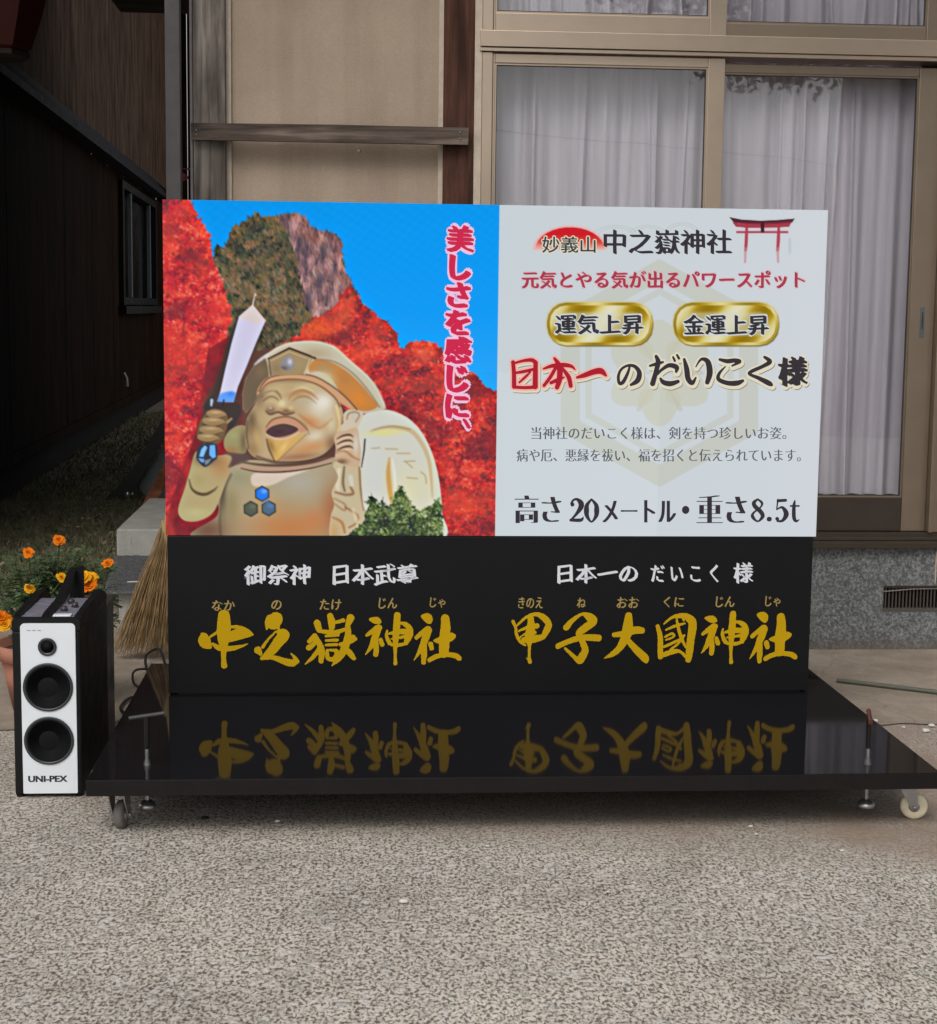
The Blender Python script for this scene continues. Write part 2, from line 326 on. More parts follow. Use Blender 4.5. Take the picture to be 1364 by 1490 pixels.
def catmull(P, closed=True, n=6):
    P = np.array(P, float); m = len(P); out = []
    rng_ = range(m) if closed else range(m - 1)
    for i in rng_:
        if closed: p0, p1, p2, p3 = P[(i - 1) % m], P[i], P[(i + 1) % m], P[(i + 2) % m]
        else: p0, p1, p2, p3 = P[max(i - 1, 0)], P[i], P[i + 1], P[min(i + 2, m - 1)]
        for k in range(n):
            t = k / n
            out.append(.5 * (2 * p1 + (p2 - p0) * t + (2 * p0 - 5 * p1 + 4 * p2 - p3) * t * t + (3 * p1 - p0 - 3 * p2 + p3) * t ** 3))
    if not closed: out.append(P[-1])
    return np.array(out)
class Art:
    def __init__(s, w, h): s.w, s.h = w, h; s.im = np.zeros((h, w, 3))
    def box(s, P, pad):
        x0 = max(int(P[:, 0].min() - pad), 0); x1 = min(int(P[:, 0].max() + pad) + 2, s.w)
        y0 = max(int(P[:, 1].min() - pad), 0); y1 = min(int(P[:, 1].max() + pad) + 2, s.h)
        return x0, x1, y0, y1
    def mask(s, P, soft=.8):
        soft = max(soft * .6, .6)
        x0, x1, y0, y1 = s.box(P, soft * 2 + 1); M = np.zeros((s.h, s.w))
        if x1 <= x0 or y1 <= y0: return M
        X, Y = np.meshgrid(np.arange(x0, x1), np.arange(y0, y1))
        d2 = np.full(X.shape, 1e9); ins = np.zeros(X.shape, bool)
        for i in range(len(P)):
            ax, ay = P[i]; bx, by = P[(i + 1) % len(P)]
            ex, ey = bx - ax, by - ay; L = ex * ex + ey * ey + 1e-9
            t = np.clip(((X - ax) * ex + (Y - ay) * ey) / L, 0, 1)
            d2 = np.minimum(d2, (X - ax - t * ex) ** 2 + (Y - ay - t * ey) ** 2)
            if ay != by:
                c = ((ay > Y) != (by > Y)) & (X < ex * (Y - ay) / (by - ay) + ax); ins ^= c
        d = np.sqrt(d2) * np.where(ins, 1, -1)
        m = np.clip(.5 + d / (2 * soft), 0, 1); M[y0:y1, x0:x1] = m * m * (3 - 2 * m)
        return M
    def blend(s, M, col):
        col = np.asarray(col, float)
        if col.max() > 2: col = col / 255
        s.im = s.im * (1 - M[..., None]) + M[..., None] * col
    def poly(s, pts, col, K=K7, soft=.8, smooth=True, alpha=1, clip=None, rough=0, seed=1):
        P = np.array([gpx(*K(*p)) for p in pts])
        if smooth: P = catmull(P)
        if rough:
            Q = []
            r = np.random.default_rng(seed)
            for i in range(len(P)):
                a, b = P[i], P[(i + 1) % len(P)]; n = max(int(np.hypot(*(b - a)) / 3), 1)
                for k in range(n): Q.append(a + (b - a) * k / n + r.normal(0, rough, 2))
            P = np.array(Q)
        M = s.mask(P, soft); 
        if clip is not None: M = M * clip
        s.blend(M * alpha, col); return M
    def blob(s, M, x, y, rx, ry, col, a=1, rot=0, K=K7, hard=0):
        X, Y = np.meshgrid(np.arange(s.w), np.arange(s.h))
        cx, cy = gpx(*K(x, y)); ex = gpx(*K(x + rx, y))[0] - cx; ey = gpx(*K(x, y + ry))[1] - cy
        c, n = math.cos(math.radians(rot)), math.sin(math.radians(rot))
        dx, dy = X - cx, Y - cy
        r = ((dx * c + dy * n) / ex) ** 2 + ((-dx * n + dy * c) / ey) ** 2
        g = np.clip((1.15 - np.sqrt(r)) / .25, 0, 1) if hard else np.exp(-r * 1.6)
        if M is not None: g = g * M
        s.blend(g * a, col)
    def line(s, pts, col, w=None, K=K7, alpha=1, clip=None, soft=.8, smooth=True):
        """pts: (x, y) or (x, y, halfwidth in the same units)"""
        soft = max(soft * .6, .6); P = []; unit = (gpx(*K(100, 0))[0] - gpx(*K(0, 0))[0]) / 100
        for p in pts: P.append(list(gpx(*K(p[0], p[1]))) + [(p[2] if len(p) > 2 else w) * unit])
        P = np.array(P)
        if smooth and len(P) > 2: P = catmull(P, False, 5)
        x0, x1, y0, y1 = s.box(P, P[:, 2].max() + soft + 2); M = np.zeros((s.h, s.w))
        if x1 <= x0 or y1 <= y0: return
        X, Y = np.meshgrid(np.arange(x0, x1), np.arange(y0, y1)); best = np.full(X.shape, -1e9)
        for i in range(len(P) - 1):
            ax, ay, aw = P[i]; bx, by, bw = P[i + 1]; ex, ey = bx - ax, by - ay; L = ex * ex + ey * ey + 1e-9
            t = np.clip(((X - ax) * ex + (Y - ay) * ey) / L, 0, 1)
            best = np.maximum(best, aw + (bw - aw) * t - np.hypot(X - ax - t * ex, Y - ay - t * ey))
        m = np.clip(.5 + best / (2 * soft), 0, 1)
        M[y0:y1, x0:x1] = m
        if clip is not None: M = M * clip
        s.blend(M * alpha, col)
def blur(im, r):
    k = np.exp(-np.arange(-3 * r, 3 * r + 1) ** 2 / (2.0 * r * r)); k /= k.sum(); o = im
    for ax in (0, 1):
        pad = [(0, 0)] * o.ndim; pad[ax] = (3 * r, 3 * r); q = np.pad(o, pad, mode='edge'); n = o.shape[ax]
        o = sum(k[i] * np.take(q, np.arange(i, i + n), axis=ax) for i in range(len(k)))
    return o
def mixc(t, *cs):
    cs = np.array(cs, float) / 255; t = np.clip(t, 0, 1) * (len(cs) - 1); i = np.clip(t.astype(int), 0, len(cs) - 2)
    f = (t - i)[..., None]; return cs[i] * (1 - f) + cs[i + 1] * f
def dabs(A, M, n, size, pal, field, seed, asp=1.0, ang=None, a=.75, spread=1.2):
    """leaf and rock texture: thousands of small brush dabs, dark ones first, light ones over them"""
    r = np.random.default_rng(seed); ys, xs = np.nonzero(M > .5)
    if not len(ys): return
    pick = r.integers(0, len(ys), n); t = np.clip((field[ys[pick], xs[pick]] - .5) * 1.5 + .45 + r.normal(0, .2, n), 0, 1)
    order = np.argsort(t + r.normal(0, .25, n)); pal = np.array(pal, float) / 255
    for i in order:
        cx, cy = xs[pick[i]] + r.normal(0, spread), ys[pick[i]] + r.normal(0, spread); s = r.uniform(*size); th = r.uniform(0, 3.14) if ang is None else ang + r.normal(0, .25)
        R_ = int(s * max(asp, 1)) + 2; x0, x1, y0, y1 = max(int(cx) - R_, 0), min(int(cx) + R_ + 1, A.w), max(int(cy) - R_, 0), min(int(cy) + R_ + 1, A.h)
        if x1 <= x0 or y1 <= y0: continue
        X, Y = np.meshgrid(np.arange(x0, x1) - cx, np.arange(y0, y1) - cy); c, q = math.cos(th), math.sin(th)
        m = np.clip(1.3 - np.hypot((X * c + Y * q) / (s * asp), (-X * q + Y * c) / (s / asp if asp > 1 else s * .6)), 0, 1)[..., None] * a
        k = t[i] * (len(pal) - 1); j = min(int(k), len(pal) - 2); col = pal[j] * (1 - k + j) + pal[j + 1] * (k - j) + r.normal(0, .02, 3)
        A.im[y0:y1, x0:x1] = A.im[y0:y1, x0:x1] * (1 - m) + col * m
def draw_screen():
    A = Art(GW, GH); W, H = GW, GH
    Yg = np.linspace(0, 1, H)[:, None] * np.ones((1, W)); Xg = np.linspace(0, 2, W)[None] * np.ones((H, 1))
    # sky
    A.im[:] = mixc(Yg * 1.6, (0, 146, 238), (8, 150, 245), (40, 165, 250))
    moire = np.sin(Xg * 165 + np.sin(Yg * 30)) * np.sin(Yg * 210 + Xg * 40)
    A.im += (moire * .008 * np.clip(1 - Yg * 2.2, 0, 1))[..., None]
    n1 = vnoise(W, H, (14, 14), 4, 1); n2 = vnoise(W, H, (7, 16), 4, 2); n3 = vnoise(W, H, (44, 40), 3, 3); n4 = vnoise(W, H, (5, 4), 2, 4)
    nf = vnoise(W, H, (3, 3), 2, 9); n5 = vnoise(W, H, (9, 6), 3, 15)
    # the rock and its conifers
    rock = [(215,250),(232,205),(262,222),(290,150),(330,125),(355,105),(395,92),(440,98),(480,98),(520,84),(575,98),(600,130),(650,155),(700,165),(724,190),(732,270),(752,330),(775,380),(700,470),(620,520),(560,620),(380,660),(280,580),(240,380)]
    con = mixc((n5 - .25) * 1.5 + (n1 - .5) * .6 + (nf - .5) * .7, (40, 42, 38), (72, 72, 58), (98, 88, 62), (140, 98, 62), (150, 130, 105))
    rm = A.poly(rock, con, rough=1.7, smooth=False, seed=3)
    dabs(A, rm, 2600, (1.4, 3.4), [(38, 42, 38), (58, 62, 50), (80, 80, 60), (104, 92, 64), (146, 98, 66), (128, 122, 104)], n1, 31, 1.5, 1.1)
    cliff = mixc((n2 - .3) * 1.7 + (n4 - .5) * 1.0 + (nf - .5) * .4, (78, 66, 80), (120, 86, 88), (168, 118, 112), (196, 152, 146))
    cm = A.poly([(475,98),(520,84),(575,98),(600,130),(650,155),(700,165),(724,190),(732,270),(752,330),(775,380),(710,460),(620,500),(585,440),(565,330),(545,230),(520,160)], cliff, rough=1.2, smooth=False, seed=4)
    dabs(A, cm, 1500, (1.2, 3.0), [(74, 62, 76), (116, 84, 88), (150, 104, 102), (184, 140, 134), (206, 170, 166)], n2, 32, 2.4, 1.45, .6, .8)
    for (x, y, rx, ry) in [(495,125,26,50),(660,230,20,40),(585,270,12,60),(640,360,22,60),(560,220,10,40),(600,420,18,50),(700,300,10,50)]:
        A.blob(cm, x, y, rx, ry, (70, 62, 76), .75)
    A.blob(cm, 610, 180, 60, 22, (140, 86, 70), .6, 20); A.blob(cm, 540, 130, 12, 40, (200, 150, 150), .6)
    # red maples on the left
    reds = mixc((n5 - .3) * 1.5 + (n3 - .5) * .6 + (nf - .5) * .9, (112, 40, 50), (176, 40, 52), (212, 42, 52), (222, 58, 54), (234, 98, 84))
    lm = A.poly([(0,0),(132,30),(150,80),(182,140),(200,165),(210,230),(222,280),(250,330),(262,390),(285,450),(290,500),(270,560),(265,700),(240,860),(170,1000),(110,1200),(100,1370),(0,1370)], reds, rough=1.6, smooth=False, seed=5)
    A.blob(lm, 95, 200, 90, 60, (238, 90, 52), .45); A.blob(lm, 60, 70, 70, 50, (205, 62, 78), .5); A.blob(lm, 60, 1000, 60, 160, (130, 52, 60), .35); A.blob(lm, 210, 620, 50, 130, (196, 24, 40), .35)
    # forest on the right
    reds2 = mixc((n5 - .3) * 1.6 + (n3 - .5) * .9 + (nf - .5) * .9, (96, 44, 50), (142, 42, 50), (192, 42, 48), (214, 54, 48), (230, 96, 76))
    fm = A.poly([(500,600),(560,560),(600,510),(640,490),(700,460),(722,420),(760,370),(790,395),(815,440),(850,470),(880,505),(915,510),(940,560),(968,625),(1000,600),(1050,585),(1110,600),(1140,640),(1200,700),(1262,722),(1300,772),(1360,795),(1362,1380),(700,1380),(520,900)], reds2, rough=1.5, smooth=False, seed=6)
    for (x, y, rx, ry, c, a) in [(620,540,90,60,(236,98,40),.75),(720,520,60,60,(232,80,40),.6),(760,420,28,40,(226,110,60),.6),(800,650,60,60,(225,80,42),.5),(1060,640,60,50,(222,92,60),.6),(860,720,60,40,(120,36,50),.5),(1150,1060,60,60,(120,44,52),.45),(1220,1240,80,80,(236,70,44),.5),(950,700,40,80,(170,40,50),.4),(1250,820,80,40,(236,60,46),.5)]:
        A.blob(fm, x, y, rx, ry, c, a)
    dabs(A, fm, 7000, (1.0, 2.7), [(92, 44, 52), (140, 42, 50), (190, 40, 46), (216, 56, 48), (232, 84, 58), (238, 126, 100)], n5 * .6 + n3 * .4, 33, 1.3)
    for (x, y, rx, ry, c, a) in [(640,540,90,50,(236,104,44),.5),(740,480,40,50,(228,104,58),.4),(1060,640,60,40,(224,100,66),.35),(1220,1260,80,60,(240,80,50),.3)]: A.blob(fm, x, y, rx, ry, c, a)
    for k in range(420):
        x = rngA.uniform(560, 1340); y = rngA.uniform(500, 1350); c = [(245, 84, 66), (120, 40, 50), (236, 60, 50), (150, 110, 110)][k % 4]
        A.line([(x, y, 3), (x + rngA.uniform(-14, 14), y + rngA.uniform(-8, 8), 1.5)], c, clip=fm, alpha=.45)
    for k in range(260):
        x = rngA.uniform(20, 280); y = rngA.uniform(60, 1350); c = [(250, 96, 76), (150, 30, 44), (246, 70, 60), (225, 120, 110)][k % 4]
        A.line([(x, y, 3), (x + rngA.uniform(-14, 14), y + rngA.uniform(-8, 8), 1.5)], c, clip=lm, alpha=.45)
    dabs(A, lm, 5200, (1.0, 2.7), [(104, 46, 56), (156, 38, 50), (204, 38, 48), (224, 56, 52), (238, 92, 66), (240, 140, 120)], n5 * .6 + n3 * .4, 34, 1.3)
    # maple foliage seen between the arm and the head
    A.poly([(200,620),(300,560),(420,700),(420,900),(360,1120),(240,1375),(20,1375),(60,1200),(150,950)], mixc(n1 * .9 + nf * .2, (70, 34, 38), (130, 36, 44), (190, 36, 44)), soft=3, smooth=False)
    A.poly([(340,640),(520,600),(740,860),(820,900),(700,1100),(330,1100)], (96, 66, 58), soft=2, smooth=False)
    for (x, y, rx, ry, c, a) in [(170,300,50,60,(226,80,52),.35),(50,330,40,60,(196,36,52),.4),(120,460,60,50,(150,34,48),.45),(230,470,40,60,(206,30,48),.5),(60,620,60,60,(226,56,46),.4),(150,720,60,50,(140,36,50),.45),(60,860,50,60,(212,40,50),.4),(40,1180,40,60,(204,48,54),.4),(120,1150,40,60,(110,48,54),.5)]:
        A.blob(lm, x, y, rx, ry, c, a)
    # dark hollow behind the raised hand
    A.poly([(300,520),(360,560),(400,600),(345,700),(335,860),(310,960),(190,960),(180,840),(250,700)], (74, 62, 56), soft=5, alpha=.8)
    # ---- sack on the shoulder
    sk = A.poly([(790,920),(815,885),(850,868),(905,862),(960,878),(1005,905),(1050,955),(1085,1025),(1108,1100),(1122,1180),(1128,1270),(1128,1375),(800,1375),(770,1180)], (207, 206, 194), soft=1.4)
    A.blob(sk, 1000, 1180, 120, 120, (216, 212, 172), .8); A.blob(sk, 1085, 1130, 22, 150, (222, 214, 184), .6); A.blob(sk, 860, 1100, 40, 200, (204, 208, 206), .7)
    A.blob(sk, 905, 952, 90, 16, (218, 214, 130), .95, -4)
    A.line([(845,948,3),(900,932,6),(960,934,8),(1010,950,9),(1050,1000,9),(1075,1060,8),(1085,1130,6),(1090,1210,3)], (196, 160, 112), clip=sk, alpha=.7, soft=2.5)
    A.line([(855,942,2),(930,928,3),(1000,940,3)], (150, 132, 96), clip=sk, alpha=.6, soft=1.5)
    A.line([(919,1055,3),(915,1110,9),(921,1180,10),(930,1230,8)], (204, 150, 66), clip=sk, alpha=.85, soft=2.5)
    A.line([(930,1060,3),(940,1120,5),(945,1200,3)], (232, 228, 214), clip=sk, alpha=.7, soft=2)
    for ln in [[(905,1018),(950,1019)],[(950,1036),(1000,1036)],[(978,1068),(1020,1066)],[(985,1070),(1010,1092)],[(1045,1110),(1062,1126),(1066,1155)],[(990,1132),(1030,1136)],[(850,1016),(880,1014)]]:
        A.line([p + (3,) for p in ln], (176, 144, 96), clip=sk, alpha=.6, soft=1.5)
    # ---- robe body
    bd = A.poly([(150,1375),(235,1285),(238,1210),(262,1130),(300,1085),(360,1062),(560,1072),(690,1050),(730,1080),(740,1200),(720,1375)], (168, 154, 122), soft=1.2)
    A.blob(bd, 200, 1340, 110, 70, (112, 78, 62), .95); A.blob(bd, 520, 1330, 210, 90, (190, 122, 70), .95); A.blob(bd, 690, 1250, 60, 130, (166, 100, 62), .75)
    A.blob(bd, 560, 1150, 110, 60, (172, 164, 150), .9); A.blob(bd, 290, 1240, 40, 90, (140, 128, 88), .8); A.blob(bd, 258, 1200, 18, 110, (96, 82, 64), .8)
    A.blob(bd, 320, 1130, 60, 40, (146, 142, 112), .7); A.blob(bd, 440, 1250, 120, 40, (176, 136, 90), .6); A.blob(bd, 620, 1300, 60, 60, (196, 120, 72), .6)
    A.line([(250,1375,6),(246,1300,5),(256,1200,5),(290,1120,4)], (92, 76, 62), clip=bd, alpha=.7, soft=3)
    A.poly([(375,1120),(440,1108),(560,1098),(600,1100),(520,1130),(450,1162),(380,1165)], (214, 196, 180), soft=3, alpha=.9, clip=bd)
    # collar
    A.line([(325,1085,7),(400,1098,9),(500,1098,9),(600,1084,9),(680,1066,8),(720,1050,4)], (178, 146, 122), soft=1.2)
    A.line([(330,1095,2),(400,1109,3),(500,1109,3.5),(600,1096,3),(690,1074,2)], (92, 62, 54), soft=1)
    A.line([(340,1072,3),(420,1082,5),(520,1083,5),(620,1070,5),(700,1045,4)], (96, 66, 56), soft=2)
    # ---- hanging sleeve on the right
    sl = A.poly([(695,1080),(740,1060),(800,1085),(808,1160),(815,1240),(830,1300),(800,1375),(690,1375),(686,1290),(700,1240),(690,1190),(716,1130)], (196, 180, 146), soft=1.4)
    for (pts, c, a) in [([(740,1090,4),(735,1150,5),(742,1185,4)],(110,92,70),.8),([(705,1190,4),(745,1200,5),(775,1195,6),(765,1170,4)],(140,100,66),.8),([(700,1235,3),(740,1262,4),(742,1238,4),(700,1215,3)],(160,116,76),.7),([(745,1250,4),(790,1280,5),(790,1310,4),(760,1330,4)],(150,104,66),.8),([(695,1290,4),(730,1310,6),(742,1350,5)],(176,112,64),.8),([(800,1090,4),(806,1180,5),(818,1260,4)],(140,104,70),.8),([(720,1100,8),(712,1150,10),(716,1180,6)],(222,208,180),.7),([(765,1130,10),(770,1160,8)],(206,208,200),.7),([(775,1260,8),(800,1330,8)],(222,206,170),.6)]:
        A.line(pts, c, clip=sl, alpha=a, soft=2)
    A.blob(sl, 700, 1350, 30, 60, (200, 150, 92), .7)
    # ---- left sleeve
    ar = A.poly([(150,1030),(185,1040),(240,1045),(290,1040),(292,1090),(270,1150),(248,1210),(225,1262),(195,1290),(150,1306),(105,1302),(82,1276),(84,1240),(105,1180),(125,1110)], (176, 158, 112), soft=1.2)
    A.blob(ar, 250, 1080, 50, 60, (176, 126, 82), .85); A.blob(ar, 150, 1270, 60, 26, (188, 180, 128), .8); A.blob(ar, 190, 1060, 60, 30, (96, 78, 60), .85); A.blob(ar, 160, 1140, 30, 30, (166, 150, 98), .7)
    A.line([(124,1140,2),(134,1175,4),(158,1194,6),(190,1198,6),(222,1182,4),(236,1168,1)], (84, 66, 48), clip=ar, alpha=.9, soft=2)
    # shoulder balls
    b1 = A.poly([(262,985),(280,950),(320,925),(352,935),(352,1000),(345,1035),(300,1040),(268,1020)], (150, 140, 98), soft=1.4)
    A.blob(b1, 292, 1022, 40, 18, (160, 112, 66), .8); A.blob(b1, 340, 990, 18, 60, (110, 90, 66), .8); A.blob(b1, 300, 965, 24, 22, (160, 156, 108), .7)
    A.poly([(250,1030),(350,1040),(362,1062),(300,1086),(280,1090),(292,1050)], (92, 76, 70), soft=3, alpha=.9)
    # ---- head
    fc = A.poly([(352,905),(362,880),(395,820),(400,770),(420,735),(470,722),(560,735),(640,760),(700,800),(728,850),(735,900),(712,960),(690,1010),(640,1048),(560,1066),(460,1066),(385,1052),(352,1010),(346,950)], (186, 160, 120), soft=1.2)
    A.blob(fc, 370, 940, 50, 60, (132, 106, 74), .8); A.blob(fc, 375, 1020, 40, 50, (142, 114, 78), .8); A.blob(fc, 395, 975, 20, 60, (196, 160, 104), .7, -20)
    A.blob(fc, 645, 845, 60, 62, (214, 208, 192), .95); A.blob(fc, 600, 770, 60, 30, (196, 176, 130), .8)
    A.blob(fc, 615, 912, 52, 26, (196, 124, 72), .95, 20); A.blob(fc, 622, 968, 46, 26, (212, 198, 176), .9, -20); A.blob(fc, 690, 920, 24, 56, (212, 196, 158), .8)
    A.blob(fc, 600, 1015, 90, 24, (196, 132, 84), .85, -14); A.blob(fc, 560, 1050, 120, 18, (150, 104, 74), .8, -6); A.blob(fc, 690, 1000, 30, 50, (120, 86, 62), .7)
    A.blob(fc, 440, 760, 50, 20, (164, 138, 96), .7); A.blob(fc, 505, 960, 60, 20, (204, 168, 112), .6)
    # brows, closed laughing eyes
    A.line([(412,812,2),(432,792,4),(458,785,5),(480,800,5),(490,820,3)], (96, 74, 54), clip=fc, alpha=.75, soft=2)
    A.line([(418,806,1),(440,784,2),(466,784,2)], (214, 190, 148), clip=fc, alpha=.8, soft=1.5)
    A.line([(418,828,2),(440,812,4),(462,812,4),(480,826,3)], (110, 86, 60), clip=fc, alpha=.8, soft=1.6)
    A.line([(420,836,2),(446,828,4),(470,836,3)], (196, 172, 128), clip=fc, alpha=.7, soft=1.5)
    A.line([(520,820,2),(540,795,5),(575,786,6),(610,800,5),(636,822,3)], (170, 112, 70), clip=fc, alpha=.8, soft=2.5)
    A.line([(535,784,2),(575,774,4),(620,790,2)], (214, 196, 150), clip=fc, alpha=.7, soft=2)
    A.line([(535,828,2),(560,812,4),(595,812,4),(628,836,2)], (150, 112, 76), clip=fc, alpha=.75, soft=2)
    A.blob(fc, 580, 832, 36, 14, (176, 170, 146), .7)
    # nose
    A.blob(fc, 492, 838, 22, 24, (214, 204, 156), .9, 10); A.blob(fc, 448, 862, 22, 16, (124, 94, 72), .95); A.blob(fc, 447, 856, 8, 7, (196, 186, 156), .9)
    A.blob(fc, 510, 868, 32, 13, (128, 90, 66), .9); A.blob(fc, 528, 856, 14, 12, (206, 184, 130), .85); A.blob(fc, 486, 862, 14, 12, (186, 150, 104), .8)
    A.line([(430,868,3),(446,880,5),(478,872,4),(506,882,5),(540,874,3)], (90, 60, 50), clip=fc, alpha=.75, soft=1.8)
    # mouth
    A.poly([(425,935),(450,905),(500,892),(545,903),(580,928),(592,945),(548,958),(520,980),(470,982),(436,965)], (190, 140, 108), soft=1.2)
    A.line([(430,932,2),(455,902,3),(505,890,3),(550,902,3),(594,942,2)], (112, 76, 60), alpha=.85, soft=1.4)
    mo = A.poly([(430,948),(455,928),(500,918),(545,930),(556,944),(525,962),(480,972),(442,966)], (86, 62, 62), soft=1)
    A.blob(mo, 480, 950, 30, 10, (70, 50, 52), .8)
    A.line([(432,960,2),(470,979,3),(515,976,3),(560,952,2)], (220, 186, 154), alpha=.9, soft=1.2)
    # beard
    be = A.poly([(435,975),(470,986),(515,980),(585,950),(555,985),(520,1020),(490,1050),(466,1072),(452,1040),(440,1005)], (204, 164, 92), soft=1, smooth=False)
    A.blob(be, 450, 1005, 16, 40, (150, 112, 66), .85, -20); A.blob(be, 500, 1010, 12, 34, (226, 190, 110), .9, 35)
    A.line([(432,980,3),(442,1020,4),(466,1070,2)], (96, 68, 46), alpha=.8, soft=1.6)
    A.line([(466,1072,1),(500,1042,2),(590,960,2)], (140, 92, 52), alpha=.6, soft=1.4)
    A.line([(556,905,2),(585,925,3),(600,960,2)], (140, 96, 64), alpha=.6, soft=2)
    A.blob(fc, 470, 790, 90, 50, (206, 180, 132), .35); A.blob(fc, 640, 900, 60, 90, (222, 206, 176), .3); A.blob(fc, 560, 1000, 90, 30, (210, 164, 110), .4); A.blob(fc, 410, 900, 30, 30, (186, 158, 112), .5)
    # stronger modelling of the head: shade from the hat, the temple and under the chin
    A.blob(fc, 400, 800, 34, 70, (112, 90, 66), .75); A.blob(fc, 372, 900, 24, 50, (104, 84, 62), .8); A.blob(fc, 520, 748, 130, 12, (150, 118, 80), .7)
    A.blob(fc, 520, 770, 34, 22, (176, 150, 106), .5); A.blob(fc, 660, 830, 40, 34, (226, 220, 206), .8); A.blob(fc, 545, 800, 46, 12, (176, 124, 78), .55, -8)
    A.line([(560,880,3),(590,905,5),(640,935,4),(690,900,2)], (168, 104, 62), clip=fc, alpha=.45, soft=3.5)
    A.line([(392,1048,4),(470,1072,6),(570,1072,6),(650,1052,5),(700,1005,3)], (84, 60, 50), alpha=.75, soft=2.6)
    A.line([(360,1015,3),(352,960,4),(356,910,3)], (86, 68, 56), alpha=.7, soft=2.4)
    # ear
    ea = A.poly([(735,885),(750,866),(775,860),(805,866),(816,880),(805,910),(790,940),(770,960),(748,980),(722,1000),(712,960),(720,930),(735,915)], (206, 190, 166), soft=1.2)
    A.line([(750,900,3),(758,878,4),(785,872,4),(800,884,3),(786,910,3)], (150, 122, 92), clip=ea, alpha=.8, soft=1.8)
    A.blob(ea, 776, 890, 12, 14, (190, 186, 172), .8); A.line([(735,890,3),(722,925,4),(716,960,3)], (170, 118, 80), alpha=.7, soft=2)
    A.line([(708,848,5),(716,880,6),(722,915,5),(716,950,4)], (226, 200, 140), alpha=.8, soft=2)
    # right hand holding the sack
    hd = A.poly([(700,975),(716,950),(745,945),(790,935),(800,985),(806,1030),(800,1085),(775,1090),(730,1078),(704,1060),(706,1015)], (200, 170, 138), soft=1.2)
    for y0 in (966, 988, 1012):
        A.line([(712,y0+12,2),(735,y0,4),(760,y0-4,4),(775,y0+3,2)], (84, 62, 52), clip=hd, alpha=.9, soft=1.5)
        A.line([(715,y0+20,2),(740,y0+9,4),(768,y0+8,2)], (224, 200, 168), clip=hd, alpha=.7, soft=1.5)
    A.line([(705,1035,3),(740,1026,4),(775,1050,5),(800,1062,3)], (170, 116, 78), clip=hd, alpha=.8, soft=2); A.blob(hd, 730, 1068, 30, 14, (120, 80, 58), .8); A.blob(hd, 786, 1000, 14, 50, (210, 206, 194), .8)
    A.line([(822,980,3),(818,1030,3),(808,1090,2)], (70, 58, 56), soft=1.2)
    # ---- hat
    ht = A.poly([(380,690),(400,665),(422,648),(470,615),(520,596),(580,590),(640,592),(700,610),(745,650),(790,690),(835,730),(865,770),(890,820),(907,858),(880,866),(818,878),(770,856),(722,826),(670,790),(620,755),(520,736),(440,745),(405,778),(388,830),(350,875),(338,860),(335,800),(348,740)], (196, 184, 160), soft=1.3, smooth=False)
    A.poly([(380,690),(424,655),(440,740),(405,778),(388,830),(350,875),(338,860),(335,800),(348,740)], (98, 80, 62), soft=3, alpha=.9, clip=ht)
    A.blob(ht, 410, 710, 30, 36, (126, 104, 76), .7)
    A.blob(ht, 620, 640, 80, 30, (170, 146, 108), .6)
    ip = A.poly([(628,663),(690,675),(750,710),(806,762),(850,815),(872,850),(830,868),(782,858),(735,818),(712,775),(680,730),(640,712),(605,715),(600,690)], (196, 130, 66), soft=2, clip=ht)
    A.blob(ip, 660, 700, 50, 30, (170, 138, 96), .9); A.blob(ip, 800, 820, 46, 30, (222, 130, 50), .8, 40); A.blob(ip, 740, 740, 40, 30, (180, 120, 66), .6, 40)
    A.blob(ht, 668, 742, 44, 36, (200, 190, 146), .9, 30); A.blob(ht, 640, 718, 40, 10, (206, 186, 160), .8, 10)
    A.line([(628,662,2),(700,672,3),(770,715,3),(830,780,3),(880,852,3)], (120, 92, 66), clip=ht, alpha=.6, soft=2)
    A.line([(395,800,3),(408,775,8),(440,745,12),(490,730,13),(550,730,13),(610,742,14),(670,774,15),(730,822,16),(775,858,8)], (204, 154, 112), alpha=.95, soft=1.6)
    A.line([(400,790,2),(415,762,3),(450,732,3),(540,721,3),(620,730,3),(690,768,3),(745,812,3),(790,862,3)], (104, 72, 54), alpha=.85, soft=1.4)
    A.line([(405,790,2),(440,756,3),(500,743,3),(570,744,3),(640,766,3),(700,812,3),(722,850,3)], (110, 78, 58), alpha=.8, soft=1.6)
    bg = A.poly([(438,662),(522,618),(604,648),(612,662),(598,690),(582,722),(448,727),(441,695)], (158, 134, 98), soft=1.1, smooth=False)
    A.blob(bg, 560, 680, 40, 40, (166, 144, 104), .6); A.blob(bg, 470, 700, 30, 30, (134, 112, 82), .6)
    A.line([(438,660,3),(522,618,4),(606,650,4)], (70, 52, 44), soft=1.1, smooth=False); A.line([(440,665,2),(448,725,3)], (96, 76, 58), soft=1.1); A.line([(606,655,2),(582,720,3)], (206, 180, 134), soft=1.2)
    A.line([(450,668,1.6),(520,632,2),(595,660,1.6)], (196, 172, 128), soft=1.2, smooth=False)
    gm = A.poly([(518,645),(535,662),(542,680),(536,698),(516,708),(494,700),(486,684),(496,664)], (140, 136, 138), soft=1)
    A.blob(gm, 524, 672, 12, 16, (206, 204, 206), .9); A.blob(gm, 500, 698, 20, 12, (96, 84, 82), .8)
    A.line([(385,682,3),(410,662,6),(436,644,5)], (206, 206, 206), alpha=.8, soft=2); A.line([(606,652,4),(624,658,5)], (90, 70, 56), soft=1.4)
    A.line([(440,640,2),(500,606,3),(580,593,4),(650,597,4),(705,618,4),(760,668,4),(830,728,4),(872,782,4),(900,845,4)], (216, 206, 188), alpha=.8, soft=2)
